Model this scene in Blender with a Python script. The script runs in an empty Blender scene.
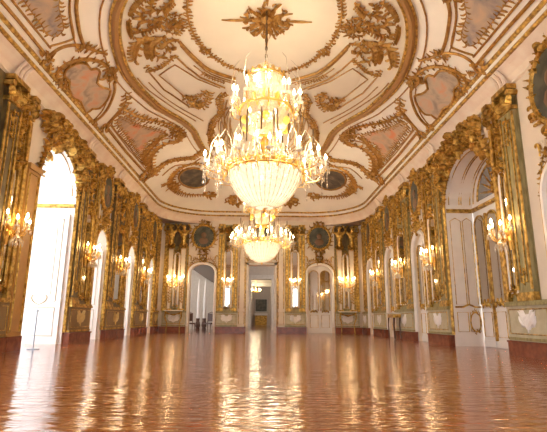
import bpy, bmesh, math, random
from mathutils import Vector, Matrix
C = bpy.context.scene
COL = C.collection
PI = math.pi
rnd = random.Random(7)

# ------------------------------------------------------------------ materials
def mat(name, col, rough=.5, metal=0., noise=0., nscale=6., col2=None, bump=0., bscale=20., spec=.5, stretch=None, emit=None, estr=0.):
    m = bpy.data.materials.new(name); m.use_nodes = True
    nt = m.node_tree; N = nt.nodes; L = nt.links
    b = N['Principled BSDF']
    b.inputs['Base Color'].default_value = (*col, 1)
    b.inputs['Roughness'].default_value = rough
    b.inputs['Metallic'].default_value = metal
    b.inputs['Specular IOR Level'].default_value = spec
    tc = N.new('ShaderNodeTexCoord'); mp = N.new('ShaderNodeMapping')
    L.new(tc.outputs['Object'], mp.inputs['Vector'])
    if stretch: mp.inputs['Scale'].default_value = stretch
    if noise or col2:
        n = N.new('ShaderNodeTexNoise'); n.inputs['Scale'].default_value = nscale; n.inputs['Detail'].default_value = 4
        L.new(mp.outputs[0], n.inputs['Vector'])
        r = N.new('ShaderNodeValToRGB')
        c2 = col2 or tuple(c * (1 - noise) for c in col)
        r.color_ramp.elements[0].position = .38; r.color_ramp.elements[1].position = .62
        r.color_ramp.elements[0].color = (*c2, 1); r.color_ramp.elements[1].color = (*col, 1)
        L.new(n.outputs['Fac'], r.inputs[0]); L.new(r.outputs[0], b.inputs['Base Color'])
    if bump:
        n2 = N.new('ShaderNodeTexNoise'); n2.inputs['Scale'].default_value = bscale; n2.inputs['Detail'].default_value = 3
        L.new(mp.outputs[0], n2.inputs['Vector'])
        bp = N.new('ShaderNodeBump'); bp.inputs['Strength'].default_value = bump; bp.inputs['Distance'].default_value = .03
        L.new(n2.outputs['Fac'], bp.inputs['Height']); L.new(bp.outputs[0], b.inputs['Normal'])
    if emit:
        b.inputs['Emission Color'].default_value = (*emit, 1); b.inputs['Emission Strength'].default_value = estr
        m.cycles.emission_sampling = 'NONE'
    return m

GILT = mat('gilt', (.74, .48, .12), .36, .75, col2=(.30, .165, .035), nscale=8, bump=.6, bscale=26)
GILTC = mat('ceiling_gilt', (.52, .29, .07), .45, .5, col2=(.33, .16, .035), nscale=7)
BRASS = mat('brass', (.85, .55, .16), .28, .9)
WHITE = mat('white_paint', (.86, .83, .80), .45, noise=.04, nscale=3)
CREAM = mat('cream_plaster', (.80, .71, .60), .6, noise=.07, nscale=2)
CEIL = mat('ceiling_plaster', (.93, .90, .82), .7, noise=.05, nscale=1.2)
CEILIN = mat('ceiling_inner_field', (.78, .71, .58), .7, noise=.06, nscale=1.0)
PINK = mat('frieze_plaster', (.86, .76, .64), .6, col2=(.80, .66, .54), nscale=2.5)
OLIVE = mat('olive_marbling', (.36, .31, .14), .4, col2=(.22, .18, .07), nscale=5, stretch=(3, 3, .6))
OLIVE_SHADE = mat('shaded_olive', (.17, .12, .045), .4, col2=(.09, .06, .025), nscale=5, stretch=(3, 3, .6))  # olive with the shade of the backlit left wall put into its colour
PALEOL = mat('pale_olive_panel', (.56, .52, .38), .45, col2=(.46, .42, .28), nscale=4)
REDBASE = mat('red_marble', (.26, .075, .035), .25, col2=(.17, .045, .022), nscale=6)
MIRROR = mat('mirror_glass', (.60, .55, .48), .04, 1.)
DARKP = mat('dark_portrait_paint', (.11, .11, .08), .35, col2=(.045, .05, .04), nscale=3)
SOFFP = mat('painted_corner_clouds', (.40, .28, .22), .6, col2=(.16, .13, .12), nscale=1.3)
TRELLIS = mat('pale_trellis_stucco', (.84, .74, .58), .5)
FLAME = mat('candle_bulb', (1, .85, .6), .4, emit=(1., .78, .42), estr=20)
CANDLE = mat('candle_wax', (.9, .84, .7), .5)
DARKW = mat('dark_carved_wood', (.11, .05, .03), .4)
STEEL = mat('brushed_steel', (.45, .50, .58), .3, .8)
STONE = mat('pale_stone', (.72, .69, .64), .6, noise=.1)
CLOTH = mat('pale_blue_grey_rope', (.5, .55, .65), .8)

def painting_mat(name, a, b, c, scale):
    m = bpy.data.materials.new(name); m.use_nodes = True
    nt = m.node_tree; N = nt.nodes; L = nt.links; bs = N['Principled BSDF']; bs.inputs['Roughness'].default_value = .6
    tc = N.new('ShaderNodeTexCoord'); n = N.new('ShaderNodeTexNoise'); n.inputs['Scale'].default_value = scale
    n.inputs['Detail'].default_value = 5; n.inputs['Distortion'].default_value = .6
    L.new(tc.outputs['Object'], n.inputs['Vector']); r = N.new('ShaderNodeValToRGB')
    e = r.color_ramp.elements; e[0].position = .32; e[0].color = (*a, 1); e[1].position = .68; e[1].color = (*c, 1)
    k = e.new(.5); k.color = (*b, 1)
    L.new(n.outputs['Fac'], r.inputs[0]); L.new(r.outputs[0], bs.inputs['Base Color'])
    return m
PAINT1 = painting_mat('allegory_greys', (.25, .22, .23), (.46, .36, .28), (.60, .42, .28), 2.2)
PAINT2 = painting_mat('allegory_coral', (.30, .24, .20), (.55, .44, .33), (.66, .30, .17), 2.0)
PAINT3 = painting_mat('allegory_red', (.38, .29, .22), (.58, .42, .29), (.72, .22, .09), 1.5)
PAINTM = painting_mat('figure_painting_dark', (.05, .05, .05), (.12, .10, .08), (.26, .20, .15), 2.2)

def crystal_mat(name, col, tr, rough=.15):
    m = bpy.data.materials.new(name); m.use_nodes = True
    nt = m.node_tree; N = nt.nodes; L = nt.links
    N.remove(N['Principled BSDF']); out = N['Material Output']
    t = N.new('ShaderNodeBsdfTranslucent'); t.inputs[0].default_value = (*col, 1)
    d = N.new('ShaderNodeBsdfTransparent'); d.inputs[0].default_value = (1, .97, .92, 1)
    g = N.new('ShaderNodeBsdfGlossy'); g.inputs['Roughness'].default_value = rough; g.inputs[0].default_value = (1, .95, .85, 1)
    a = N.new('ShaderNodeMixShader'); a.inputs[0].default_value = tr
    b = N.new('ShaderNodeMixShader'); b.inputs[0].default_value = .3
    L.new(t.outputs[0], a.inputs[1]); L.new(d.outputs[0], a.inputs[2])
    L.new(a.outputs[0], b.inputs[1]); L.new(g.outputs[0], b.inputs[2]); L.new(b.outputs[0], out.inputs[0])
    tc = N.new('ShaderNodeTexCoord'); v = N.new('ShaderNodeTexVoronoi'); v.inputs['Scale'].default_value = 22
    bp = N.new('ShaderNodeBump'); bp.inputs['Strength'].default_value = .8; bp.inputs['Distance'].default_value = .02
    L.new(tc.outputs['Object'], v.inputs['Vector']); L.new(v.outputs['Distance'], bp.inputs['Height'])
    for s in (t, g): L.new(bp.outputs[0], s.inputs['Normal'])
    return m
CRYSTAL = crystal_mat('cut_crystal', (.95, .92, .86), .2)
BASKET = crystal_mat('thin_crystal_netting', (.85, .76, .62), .5)
CRYSTALB = crystal_mat('beaded_crystal_net', (.86, .80, .70), .3)

def glass_mat():
    m = bpy.data.materials.new('window_glass'); m.use_nodes = True
    nt = m.node_tree; N = nt.nodes; L = nt.links; N.remove(N['Principled BSDF'])
    d = N.new('ShaderNodeBsdfTransparent'); g = N.new('ShaderNodeBsdfGlossy'); g.inputs['Roughness'].default_value = .03
    x = N.new('ShaderNodeMixShader'); x.inputs[0].default_value = .08
    L.new(d.outputs[0], x.inputs[1]); L.new(g.outputs[0], x.inputs[2]); L.new(x.outputs[0], N['Material Output'].inputs[0])
    return m
GLASS = glass_mat()

def floor_mat():
    m = bpy.data.materials.new('polished_terracotta_floor'); m.use_nodes = True
    nt = m.node_tree; N = nt.nodes; L = nt.links; b = N['Principled BSDF']
    tc = N.new('ShaderNodeTexCoord')
    mp = N.new('ShaderNodeMapping'); mp.inputs['Rotation'].default_value = (0, 0, .0)
    L.new(tc.outputs['Object'], mp.inputs['Vector'])
    br = N.new('ShaderNodeTexBrick'); br.inputs['Scale'].default_value = 1.
    br.inputs['Brick Width'].default_value = .60; br.inputs['Row Height'].default_value = .17
    br.inputs['Mortar Size'].default_value = .006; br.inputs['Mortar Smooth'].default_value = .4; br.inputs['Bias'].default_value = 0
    br.inputs['Color1'].default_value = (.50, .135, .030, 1); br.inputs['Color2'].default_value = (.36, .080, .016, 1)
    br.inputs['Mortar'].default_value = (.16, .04, .015, 1)
    L.new(mp.outputs[0], br.inputs['Vector'])
    n = N.new('ShaderNodeTexNoise'); n.inputs['Scale'].default_value = 1.1; n.inputs['Detail'].default_value = 4
    L.new(tc.outputs['Object'], n.inputs['Vector'])
    mx = N.new('ShaderNodeMixRGB'); mx.blend_type = 'MULTIPLY'; mx.inputs[0].default_value = .35
    L.new(br.outputs['Color'], mx.inputs[1]); L.new(n.outputs['Color'], mx.inputs[2]); L.new(mx.outputs[0], b.inputs['Base Color'])
    b.inputs['Roughness'].default_value = .13
    b.inputs['Specular IOR Level'].default_value = .55
    b.inputs['Coat Weight'].default_value = .5; b.inputs['Coat Roughness'].default_value = .09
    # slightly cupped, worn planks: low ridges across the hall
    m2 = N.new('ShaderNodeMapping'); m2.inputs['Scale'].default_value = (2.6, 9.5, 1)
    L.new(tc.outputs['Object'], m2.inputs['Vector'])
    n2 = N.new('ShaderNodeTexNoise'); n2.inputs['Scale'].default_value = 1.; n2.inputs['Detail'].default_value = 2
    L.new(m2.outputs[0], n2.inputs['Vector'])
    bp = N.new('ShaderNodeBump'); bp.inputs['Strength'].default_value = .8; bp.inputs['Distance'].default_value = .02
    L.new(n2.outputs['Fac'], bp.inputs['Height'])
    bp2 = N.new('ShaderNodeBump'); bp2.inputs['Strength'].default_value = .3; bp2.inputs['Distance'].default_value = .004; bp2.invert = True
    L.new(br.outputs['Fac'], bp2.inputs['Height']); L.new(bp.outputs[0], bp2.inputs['Normal'])
    L.new(bp2.outputs[0], b.inputs['Normal']); L.new(bp2.outputs[0], b.inputs['Coat Normal'])
    return m
FLOOR = floor_mat()

# ------------------------------------------------------------------ mesh tools
WORLD = lambda a, b, n: (a, b, n)
WX = 6.2; WY = 27.6; NY = -1.6
FR = lambda a, b, n: (WX - n, a, b)       # a = y, b = z, n = out of the right wall
FL = lambda a, b, n: (-WX + n, a, b)
FF = lambda a, b, n: (a, WY - n, b)       # far wall
FN = lambda a, b, n: (a, NY + n, b)

def sdf(x, y):
    qx = abs(x) - (5.85 - 3.0); qy = abs(y - 13) - (14.35 - 3.0)
    return -(math.hypot(max(qx, 0), max(qy, 0)) + min(max(qx, qy), 0) - 3.0)
def cz(x, y):
    t = min(max(sdf(x, y) / 3.4, 0), 1)
    return 7.25 + 1.3 * (1 - (1 - t) ** 2)
FC = lambda a, b, n: (a, b, cz(a, b) - n)  # on the ceiling

class MB:
    def __init__(s): s.v = []; s.f = []
    def add(s, vs, fs):
        o = len(s.v); s.v += [tuple(p) for p in vs]; s.f += [tuple(i + o for i in f) for f in fs]
        return s
    def box(s, fr, a0, a1, b0, b1, n0, n1, bev=0):
        vs = [fr(a, b, n) for a in (a0, a1) for b in (b0, b1) for n in (n0, n1)]
        return s.add(vs, [(0, 1, 3, 2), (4, 6, 7, 5), (0, 4, 5, 1), (2, 3, 7, 6), (0, 2, 6, 4), (1, 5, 7, 3)])
    def prism(s, fr, poly, n0, n1):
        k = len(poly)
        vs = [fr(a, b, n0) for a, b in poly] + [fr(a, b, n1) for a, b in poly]
        fs = [tuple(range(k)), tuple(range(2 * k - 1, k - 1, -1))] + [(i, (i + 1) % k, k + (i + 1) % k, k + i) for i in range(k)]
        return s.add(vs, fs)
    def tube(s, pts, r, seg=6, closed=False, fr=None, flat=1.):
        P = [Vector(fr(*p)) if fr else Vector(p) for p in pts]
        k = len(P)
        if k < 2: return s
        rr = r if isinstance(r, (list, tuple)) else [r] * k
        vs = []; up = None
        for i in range(k):
            if closed: t = P[(i + 1) % k] - P[i - 1]
            else: t = P[min(i + 1, k - 1)] - P[max(i - 1, 0)]
            if t.length < 1e-9: t = Vector((0, 0, 1))
            t.normalize()
            if up is None:
                up = Vector((0, 0, 1)) if abs(t.z) < .9 else Vector((1, 0, 0))
            x = t.cross(up)
            if x.length < 1e-4: x = t.cross(Vector((0, 1, .1)))
            x.normalize(); y = x.cross(t).normalized(); up = y
            for j in range(seg):
                an = 2 * PI * j / seg
                vs.append(P[i] + x * math.cos(an) * rr[i] + y * math.sin(an) * rr[i] * flat)
        fs = []
        for i in range(k if closed else k - 1):
            for j in range(seg):
                a = i * seg + j; b = i * seg + (j + 1) % seg
                c = ((i + 1) % k) * seg
                fs.append((a, b, c + (j + 1) % seg, c + j))
        if not closed:
            fs.append(tuple(range(seg))[::-1]); fs.append(tuple((k - 1) * seg + j for j in range(seg)))
        return s.add(vs, fs)
    def lathe(s, c, prof, seg=24, squash=1.):
        vs = []
        for r, z in prof:
            for j in range(seg):
                an = 2 * PI * j / seg
                vs.append((c[0] + r * math.cos(an), c[1] + r * math.sin(an) * squash, c[2] + z))
        fs = []
        for i in range(len(prof) - 1):
            for j in range(seg):
                fs.append((i * seg + j, i * seg + (j + 1) % seg, (i + 1) * seg + (j + 1) % seg, (i + 1) * seg + j))
        fs.append(tuple(range(seg))[::-1]); fs.append(tuple((len(prof) - 1) * seg + j for j in range(seg)))
        return s.add(vs, fs)
    def blob(s, c, rx, ry, rz, seg=8, rings=5):
        prof = []
        vs = [(c[0], c[1], c[2] - rz)]
        for i in range(1, rings):
            ph = -PI / 2 + PI * i / rings
            for j in range(seg):
                an = 2 * PI * j / seg
                vs.append((c[0] + rx * math.cos(ph) * math.cos(an), c[1] + ry * math.cos(ph) * math.sin(an), c[2] + rz * math.sin(ph)))
        vs.append((c[0], c[1], c[2] + rz)); fs = []
        for j in range(seg): fs.append((0, 1 + (j + 1) % seg, 1 + j))
        for i in range(rings - 2):
            for j in range(seg):
                a = 1 + i * seg
                fs.append((a + j, a + (j + 1) % seg, a + seg + (j + 1) % seg, a + seg + j))
        e = len(vs) - 1; a = 1 + (rings - 2) * seg
        for j in range(seg): fs.append((e, a + j, a + (j + 1) % seg))
        return s.add(vs, fs)
    def fblob(s, fr, a, b, n, ra, rb, rn):
        t = MB().blob((0, 0, 0), ra, rb, rn)
        return s.add([fr(a + p[0], b + p[1], n + p[2]) for p in t.v], t.f)
    def leaf(s, fr, a, b, ang, Ln, W, curl, h, n0=0.01, st=6):
        vs = []; x, y = a, b; an = ang
        for k in range(st + 1):
            t = k / st
            w = W * (math.sin(PI * min(1, (t * .93 + .07)) ** .8)) * .5 + .003
            if k % 2: w *= .72
            nx, ny = -math.sin(an), math.cos(an)
            vs += [fr(x + nx * w, y + ny * w, n0 + h * .25 * t), fr(x, y, n0 + h * (.35 + .65 * math.sin(PI * t * .8 + .3))), fr(x - nx * w, y - ny * w, n0 + h * .25 * t), fr(x, y, n0 - .005)]
            x += math.cos(an) * Ln / st; y += math.sin(an) * Ln / st; an += curl / st
        fs = []
        for k in range(st):
            o = k * 4
            for j in range(4): fs.append((o + j, o + (j + 1) % 4, o + 4 + (j + 1) % 4, o + 4 + j))
        fs += [(3, 2, 1, 0), (st * 4, st * 4 + 1, st * 4 + 2, st * 4 + 3)]
        return s.add(vs, fs)
    def rocaille(s, fr, path, w, R, h=None, core=True, n0=.01, gap=.42):
        """carved foliage running along a path"""
        h = h or w * .45
        P = dense(path, w * gap)
        if core: s.tube([(p[0], p[1], n0 + w * .08) for p in P], w * .10, 5, fr=fr)
        for i, p in enumerate(P[:-1]):
            q = P[i + 1]; t = math.atan2(q[1] - p[1], q[0] - p[0]); sd = 1 if i % 2 else -1
            s.leaf(fr, p[0], p[1], t + sd * R.uniform(.5, 1.1), w * R.uniform(.7, 1.15), w * R.uniform(.24, .38), sd * R.uniform(.4, 2.2), h * R.uniform(.6, 1.1), n0)
            if R.random() < .35: s.fblob(fr, p[0] + R.uniform(-.15, .15) * w, p[1] + R.uniform(-.15, .15) * w, n0 + h * .4, w * .16, w * .16, h * .5)
        return s
    def acanthus(s, fr, path, w, n0=.02, h=.09, side=None):
        """one smooth scroll: tapering stem with leaves all sweeping the same way"""
        P = dense(path, w * .22); k = len(P)
        s.tube([(p[0], p[1], n0 + w * .06) for p in P], [w * (.17 - .11 * i / k) for i in range(k)], 6, fr=fr)
        cr = sum((P[i][0] - P[i - 1][0]) * (P[i + 1][1] - P[i][1]) - (P[i][1] - P[i - 1][1]) * (P[i + 1][0] - P[i][0]) for i in range(1, k - 1))
        out = side or (-1 if cr > 0 else 1)
        for i in range(1, k - 1, 2):
            t = math.atan2(P[i + 1][1] - P[i][1], P[i + 1][0] - P[i][0]); u = i / k; z = w * (.55 + .5 * math.sin(PI * min(1, .2 + .8 * u)))
            s.leaf(fr, P[i][0], P[i][1], t + out * .55, z, z * .36, out * 1.1, h, n0)
            if i % 4 == 1: s.leaf(fr, P[i][0], P[i][1], t - out * .6, z * .6, z * .24, -out * 1.0, h * .8, n0)
        t = math.atan2(P[-1][1] - P[-2][1], P[-1][0] - P[-2][0])
        s.leaf(fr, P[-1][0], P[-1][1], t, w * .7, w * .28, -out * 1.4, h, n0)
        return s
    def cluster(s, fr, a, b, ra, rb, n, R, sz=.3, h=.12, n0=.02):
        n = int(n * 1.8); sz *= .68
        for i in range(n):
            q = 2 * PI * i / n * 2.4; rr = math.sqrt(R.random()) * .8
            x = a + ra * rr * math.cos(q); y = b + rb * rr * math.sin(q)
            s.leaf(fr, x, y, math.atan2(y - b, x - a) + R.uniform(-.9, .9), sz * R.uniform(.6, 1.2), sz * R.uniform(.3, .5), R.uniform(-2.6, 2.6), h * R.uniform(.5, 1.3), n0 + R.uniform(0, h * .6))
            if i % 3 == 0: s.fblob(fr, x, y, n0 + h * .5, sz * .2, sz * .22, h * .8)
        return s
    def scroll(s, fr, a, b, ang, size, turn=1, r=.03, n0=.02):
        """a C or S scroll ending in a curl"""
        pts = []; x, y = a, b; an = ang; st = 14
        for k in range(st + 1):
            pts.append((x, y, n0 + r * .5)); t = k / st
            x += math.cos(an) * size * (1 - t * .8) / st * 2; y += math.sin(an) * size * (1 - t * .8) / st * 2; an += turn * (.12 + .62 * t * t + .12 * t)
        return s.tube(pts, [r * (.5 + .9 * math.sin(PI * min(1, .15 + i / st * .85))) for i in range(st + 1)], 5, fr=fr)
    def build(s, name, m, parent=None, smooth=False):
        me = bpy.data.meshes.new(name)
        o = bpy.data.objects.new(name, me); COL.objects.link(o)
        base = wloc(parent) if parent else Vector((0, 0, 0))
        if parent is None or parent.type == 'EMPTY' and False: pass
        me.from_pydata([tuple(Vector(v) - base) for v in s.v], [], s.f)
        bm = bmesh.new(); bm.from_mesh(me); bmesh.ops.recalc_face_normals(bm, faces=bm.faces); bm.to_mesh(me); bm.free()
        me.materials.append(m)
        if smooth:
            for p in me.polygons: p.use_smooth = True
        if parent: o.parent = parent
        return o

def wloc(o):
    v = Vector((0, 0, 0))
    while o: v += o.location; o = o.parent
    return v
def dense(path, step):
    out = [path[0]]
    for p, q in zip(path, path[1:]):
        d = math.hypot(q[0] - p[0], q[1] - p[1]); k = max(1, round(d / step))
        for i in range(1, k + 1): out.append((p[0] + (q[0] - p[0]) * i / k, p[1] + (q[1] - p[1]) * i / k))
    return out
def smooth_path(P, k=4, closed=False):
    """Catmull-Rom through the points"""
    n = len(P); out = []
    for i in range(n if closed else n - 1):
        if closed: a, b, c, d = P[i - 1], P[i], P[(i + 1) % n], P[(i + 2) % n]
        else: a, b, c, d = P[max(i - 1, 0)], P[i], P[i + 1], P[min(i + 2, n - 1)]
        for j in range(k):
            t = j / k
            out.append(tuple(.5 * (2 * b[e] + (c[e] - a[e]) * t + (2 * a[e] - 5 * b[e] + 4 * c[e] - d[e]) * t * t + (3 * b[e] - a[e] - 3 * c[e] + d[e]) * t ** 3) for e in range(2)))
    if not closed: out.append(tuple(P[-1][:2]))
    return out
def arch(a0, a1, zs, rise, k=12):
    """points from (a0,zs) over the top to (a1,zs)"""
    c = (a0 + a1) / 2; r = (a1 - a0) / 2
    return [(c - r * math.cos(PI * i / k), zs + rise * math.sin(PI * i / k)) for i in range(k + 1)]
def archpoly(a0, a1, z0, zs, rise, k=12): return [(a0, z0)] + arch(a0, a1, zs, rise, k) + [(a1, z0)]
def n3(P, n): return [(p[0], p[1], n) for p in P]

def empty(name, loc, label=None, cat=None, group=None, rot=None, kind=None):
    o = bpy.data.objects.new(name, None); COL.objects.link(o); o.location = loc; o.empty_display_size = .1
    if rot is not None: o.rotation_euler = (0, 0, rot)
    return tag(o, label, cat, group, kind)
def tag(o, label=None, cat=None, group=None, kind=None):
    if label: o['label'] = label
    if cat: o['category'] = cat
    if group: o['group'] = group
    if kind: o['kind'] = kind
    return o
def struct(name, mb, m, **k): return tag(mb.build(name, m, **k), kind='structure')
def copy_tree(o, parent=None):
    c = o.copy(); COL.objects.link(c)
    if parent: c.parent = parent
    for ch in list(o.children): copy_tree(ch, c)
    return c
def lamp(name, loc, power, col, rad, parent=None):
    d = bpy.data.lights.new(name, 'POINT'); d.energy = power; d.color = col; d.shadow_soft_size = rad
    o = bpy.data.objects.new(name, d); COL.objects.link(o); o.location = loc
    if parent: o.parent = parent; o.location = Vector(loc) - wloc(parent)
    return o
# ------------------------------------------------------------------ the room shell
ARCH = (11.3, 14.7, 4.45, 1.42)
ARCHL = (12.08, 14.7, 4.58, 1.29)
DOORS = [(7.85, 9.35, 3.42, .75), (16.7, 18.15, 3.42, .72), (20.75, 22.25, 3.42, .75), (24.8, 26.15, 3.42, .68)]
BACKD = [(3.75, 5.25, 3.42, .75), (-.15, 1.3, 3.42, .72)]
FDOORS = [(-4.32, -2.84, 3.55, .5), (-.78, .78, 4.0, 0), (2.80, 4.28, 3.55, .5)]
TL, TR, TF = 1.5, .95, .55

def wall(name, fr, a0, a1, top, ops, T, m):
    mb = MB(); ops = sorted(ops); x = a0
    for o in ops:
        mb.box(fr, x, o[0], 0, top, -T, 0)
        pts = arch(o[0], o[1], o[2], o[3]) if o[3] else [(o[0], o[2]), (o[1], o[2])]
        for p, q in zip(pts, pts[1:]):
            mb.add([fr(p[0], p[1], 0), fr(q[0], q[1], 0), fr(q[0], top, 0), fr(p[0], top, 0), fr(p[0], p[1], -T), fr(q[0], q[1], -T), fr(q[0], top, -T), fr(p[0], top, -T)],
                   [(0, 1, 2, 3), (4, 5, 6, 7), (0, 1, 5, 4)])
        x = o[1]
    mb.box(fr, x, a1, 0, top, -T, 0)
    return struct(name, mb, m)
wall('wall_right', FR, NY, WY, 7.2, [ARCH] + DOORS + BACKD, TR, CREAM)
wall('wall_left', FL, NY, WY, 7.2, [ARCHL] + DOORS + BACKD, TL, CREAM)
wall('wall_far', FF, -WX - .1, WX + .1, 7.2, FDOORS, TF, CREAM)
FILL_WINDOWS = [(-4.9, -2.9, 4.2, .8), (-1.0, 1.0, 4.2, .8), (2.9, 4.9, 4.2, .8)]  # unseen end-wall windows behind the camera, added for front fill light
wall('wall_near', FN, -WX - .1, WX + .1, 7.2, FILL_WINDOWS, .4, CREAM)
mb = MB(); mb.box(WORLD, -8.2, 8.2, -2.1, 28.15, -.2, 0); mb.box(WORLD, -12, 12, 28.15, 61, -.2, 0)
struct('floor', mb, FLOOR)

# boundary of the vault in plan: a rounded rectangle
def boundary(off=0., k=10):
    out = []; cx, cy, r = 5.85 - 3, 14.35 - 3, 3.0 - off
    for q, (sx, sy) in enumerate(((1, 1), (-1, 1), (-1, -1), (1, -1))):
        for i in range(k + 1):
            an = PI / 2 * q + PI / 2 * i / k
            out.append((sx * cx + r * math.cos(an), 13 + sy * cy + r * math.sin(an)))
    # subdivide long straight runs
    res = []
    for p, q in zip(out, out[1:] + out[:1]):
        d = math.hypot(q[0] - p[0], q[1] - p[1]); n = max(1, int(d / .8))
        for i in range(n): res.append((p[0] + (q[0] - p[0]) * i / n, p[1] + (q[1] - p[1]) * i / n))
    return res
B = boundary(); mb = MB(); K = 26; nb = len(B); vs = []
for (x, y) in B:
    sy = min(max(y, 13 - 8.5), 13 + 8.5)
    for k in range(K + 1):
        t = k / K; X = x * (1 - t); Y = y + (sy - y) * t
        vs.append((X, Y, cz(X, Y)))
fs = [(i * (K + 1) + k, ((i + 1) % nb) * (K + 1) + k, ((i + 1) % nb) * (K + 1) + k + 1, i * (K + 1) + k + 1) for i in range(nb) for k in range(K)]
mb.add(vs, fs); ce = struct('ceiling', mb, CEIL)
for p in ce.data.polygons: p.use_smooth = True

# cornice swept round the vault: frieze cove, gold bead, flat band, gold bead
def sweep(prof, name, m, seg=None):
    mb = MB(); rows = [[(x, y, z) for (x, y) in boundary(off)] for off, z in prof]
    k = len(rows[0]); vs = [p for r in rows for p in r]
    fs = [(i * k + j, i * k + (j + 1) % k, (i + 1) * k + (j + 1) % k, (i + 1) * k + j) for i in range(len(rows) - 1) for j in range(k)]
    mb.add(vs, fs); return struct(name, mb, m)
sweep([(-.36, 6.52), (-.30, 6.56), (-.33, 6.62), (-.26, 6.75), (-.12, 6.90), (-.02, 6.98)], 'trim_1', PINK)
sweep([(-.03, 6.98), (.04, 6.97), (.075, 7.01), (.05, 7.06), (-.02, 7.07)], 'trim_2', GILT)
sweep([(-.02, 7.06), (-.03, 7.12), (.0, 7.2), (.03, 7.24)], 'trim_3', CEIL)
sweep([(-.02, 7.22), (.06, 7.21), (.10, 7.25), (.09, 7.30), (.0, 7.33)], 'trim_4', GILT)
# painted soffits in the four corners between the square walls and the rounded cornice
for i, (sx, sy) in enumerate(((1, 1), (-1, 1), (-1, -1), (1, -1))):
    c = (sx * WX, WY if sy > 0 else NY)
    pts = [(sx * (2.85 + 3.36 * math.sin(PI / 2 * k / 12)), 13 + sy * (11.35 + 3.36 * math.cos(PI / 2 * k / 12))) for k in range(13)]
    def rim(p):
        dx, dy = abs(p[0]) - 2.85, abs(p[1] - 13) - 11.35
        t = min((WX + .02 - 2.85) / max(dx, 1e-6), (abs(c[1] - 13) + .02 - 11.35) / max(dy, 1e-6))
        return (sx * (2.85 + dx * t), 13 + sy * (11.35 + dy * t))
    mb = MB()
    for p, q in zip(pts, pts[1:]):
        a_, b_ = rim(p), rim(q)
        mb.add([(*p, 6.53), (*q, 6.53), (*b_, 6.53), (*a_, 6.53), (*p, 6.6), (*q, 6.6), (*b_, 6.6), (*a_, 6.6)], [(0, 1, 2, 3), (4, 5, 6, 7), (0, 1, 5, 4), (3, 2, 6, 7)])
    struct('trim_%d' % (5 + i), mb, SOFFP)

# baseboards of red marble
def baseboard(name, fr, segs):
    mb = MB()
    for a0, a1, n in segs:
        mb.box(fr, a0, a1, 0, .30, 0, n); mb.box(fr, a0 - .01, a1 + .01, .30, .34, 0, n + .02)
    struct(name, mb, REDBASE)
PIERS = [(9.50, 11.22), (14.78, 16.62), (18.23, 20.67), (22.33, 24.72), (26.23, 27.38)]
baseboard('baseboard_right', FR, [(p[0], p[1], .2) for p in PIERS] + [(NY, -.2, .1), (1.4, 3.65, .1), (5.35, 7.75, .1)])
baseboard('baseboard_left', FL, [(p[0], p[1], .2) for p in PIERS] + [(NY, -.2, .1), (1.4, 3.65, .1), (5.35, 7.75, .1)])
FP = [(-6.0, -4.45), (-2.70, -.92), (.92, 2.68), (4.42, 6.0)]
baseboard('baseboard_far', FF, [(p[0], p[1], .2) for p in FP])

# ------------------------------------------------------------------ door leaves with mirror panes
PK = {'L': 'left', 'R': 'right'}
def leaf_pane(par, fr, a0, a1, zt, n, arched=True, rise=None):
    """one narrow upright: white stile frame, arched mirror, gilt spray, lower white panel with gilt line"""
    w = a1 - a0; rise = rise if rise else w * .38
    m = MB().prism(fr, archpoly(a0 + .10 * w, a1 - .10 * w, 1.32, zt - rise - .1, rise), n + .03, n + .05)
    m.build('mirror_pane', MIRROR, par)
    g = MB(); A = arch(a0 + .09 * w, a1 - .09 * w, zt - rise - .1, rise)
    g.tube(n3([(a0 + .09 * w, 1.3)] + A + [(a1 - .09 * w, 1.3)], n + .06), .022, 5, fr=fr, closed=True)
    g.build('mirror_border', GILT, par)
    o = MB(); R = random.Random(int(a0 * 100))
    c = (a0 + a1) / 2
    for sd in (-1, 1):
        o.scroll(fr, c, 1.28, PI / 2 - sd * 1.1, w * .22, -sd, .018, n + .06)
        o.leaf(fr, c, 1.22, PI / 2 - sd * .9, w * .34, w * .13, sd * 1.2, .05, n + .05)
        o.leaf(fr, c + sd * w * .3, 1.18, PI / 2 + sd * .6, w * .24, w * .12, -sd * 1.5, .05, n + .05)
    o.build('gilt_spray', GILT, par)
    l = MB(); l.tube(n3([(a0 + .16 * w, .32), (a1 - .16 * w, .32), (a1 - .16 * w, 1.05), (a0 + .16 * w, 1.05)], n + .05), .014, 4, fr=fr, closed=True)
    l.build('panel_line', GILT, par)
    h = MB().box(fr, a0 + .05 * w, a1 - .05 * w, .02, .2, n + .02, n + .06); h.build('kick_rail', WHITE, par)

def mirror_door(idx, fr, o, n, leaves=2):
    a0, a1, zs, rise = o
    e = empty('door_%d' % idx, fr((a0 + a1) / 2, 0, n), kind='structure')
    MB().prism(fr, archpoly(a0, a1, 0, zs, rise) if rise else [(a0, 0), (a0, zs), (a1, zs), (a1, 0)], n - .05, n).build('door_panel', WHITE, e)
    w = (a1 - a0 - .1) / leaves
    for i in range(leaves):
        x0 = a0 + .05 + i * w
        edge = (i == 0 or i == leaves - 1)
        zt = zs + rise * (.55 if edge else .95) if leaves == 2 else zs - .15
        leaf_pane(e, fr, x0, x0 + w, zt, n)
    m = MB()
    for i in range(1, leaves):
        x = a0 + .05 + i * w; m.box(fr, x - .03, x + .03, .2, zs + rise * .9 - (.25 if leaves > 2 else .03), n, n + .07)
    m.build('meeting_stile', GILT if leaves > 2 else WHITE, e)
    return e
k = 1
for o in DOORS: mirror_door(k, FR, o, -.14); k += 1
for o in BACKD: mirror_door(k, FR, o, -.14); k += 1
ARD = mirror_door(k, FR, (11.34, 14.66, 4.38, 0), -.90, 4); k += 1      # the tall arched recess
mirror_door(k, FF, FDOORS[2], -.25); k += 1
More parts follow.
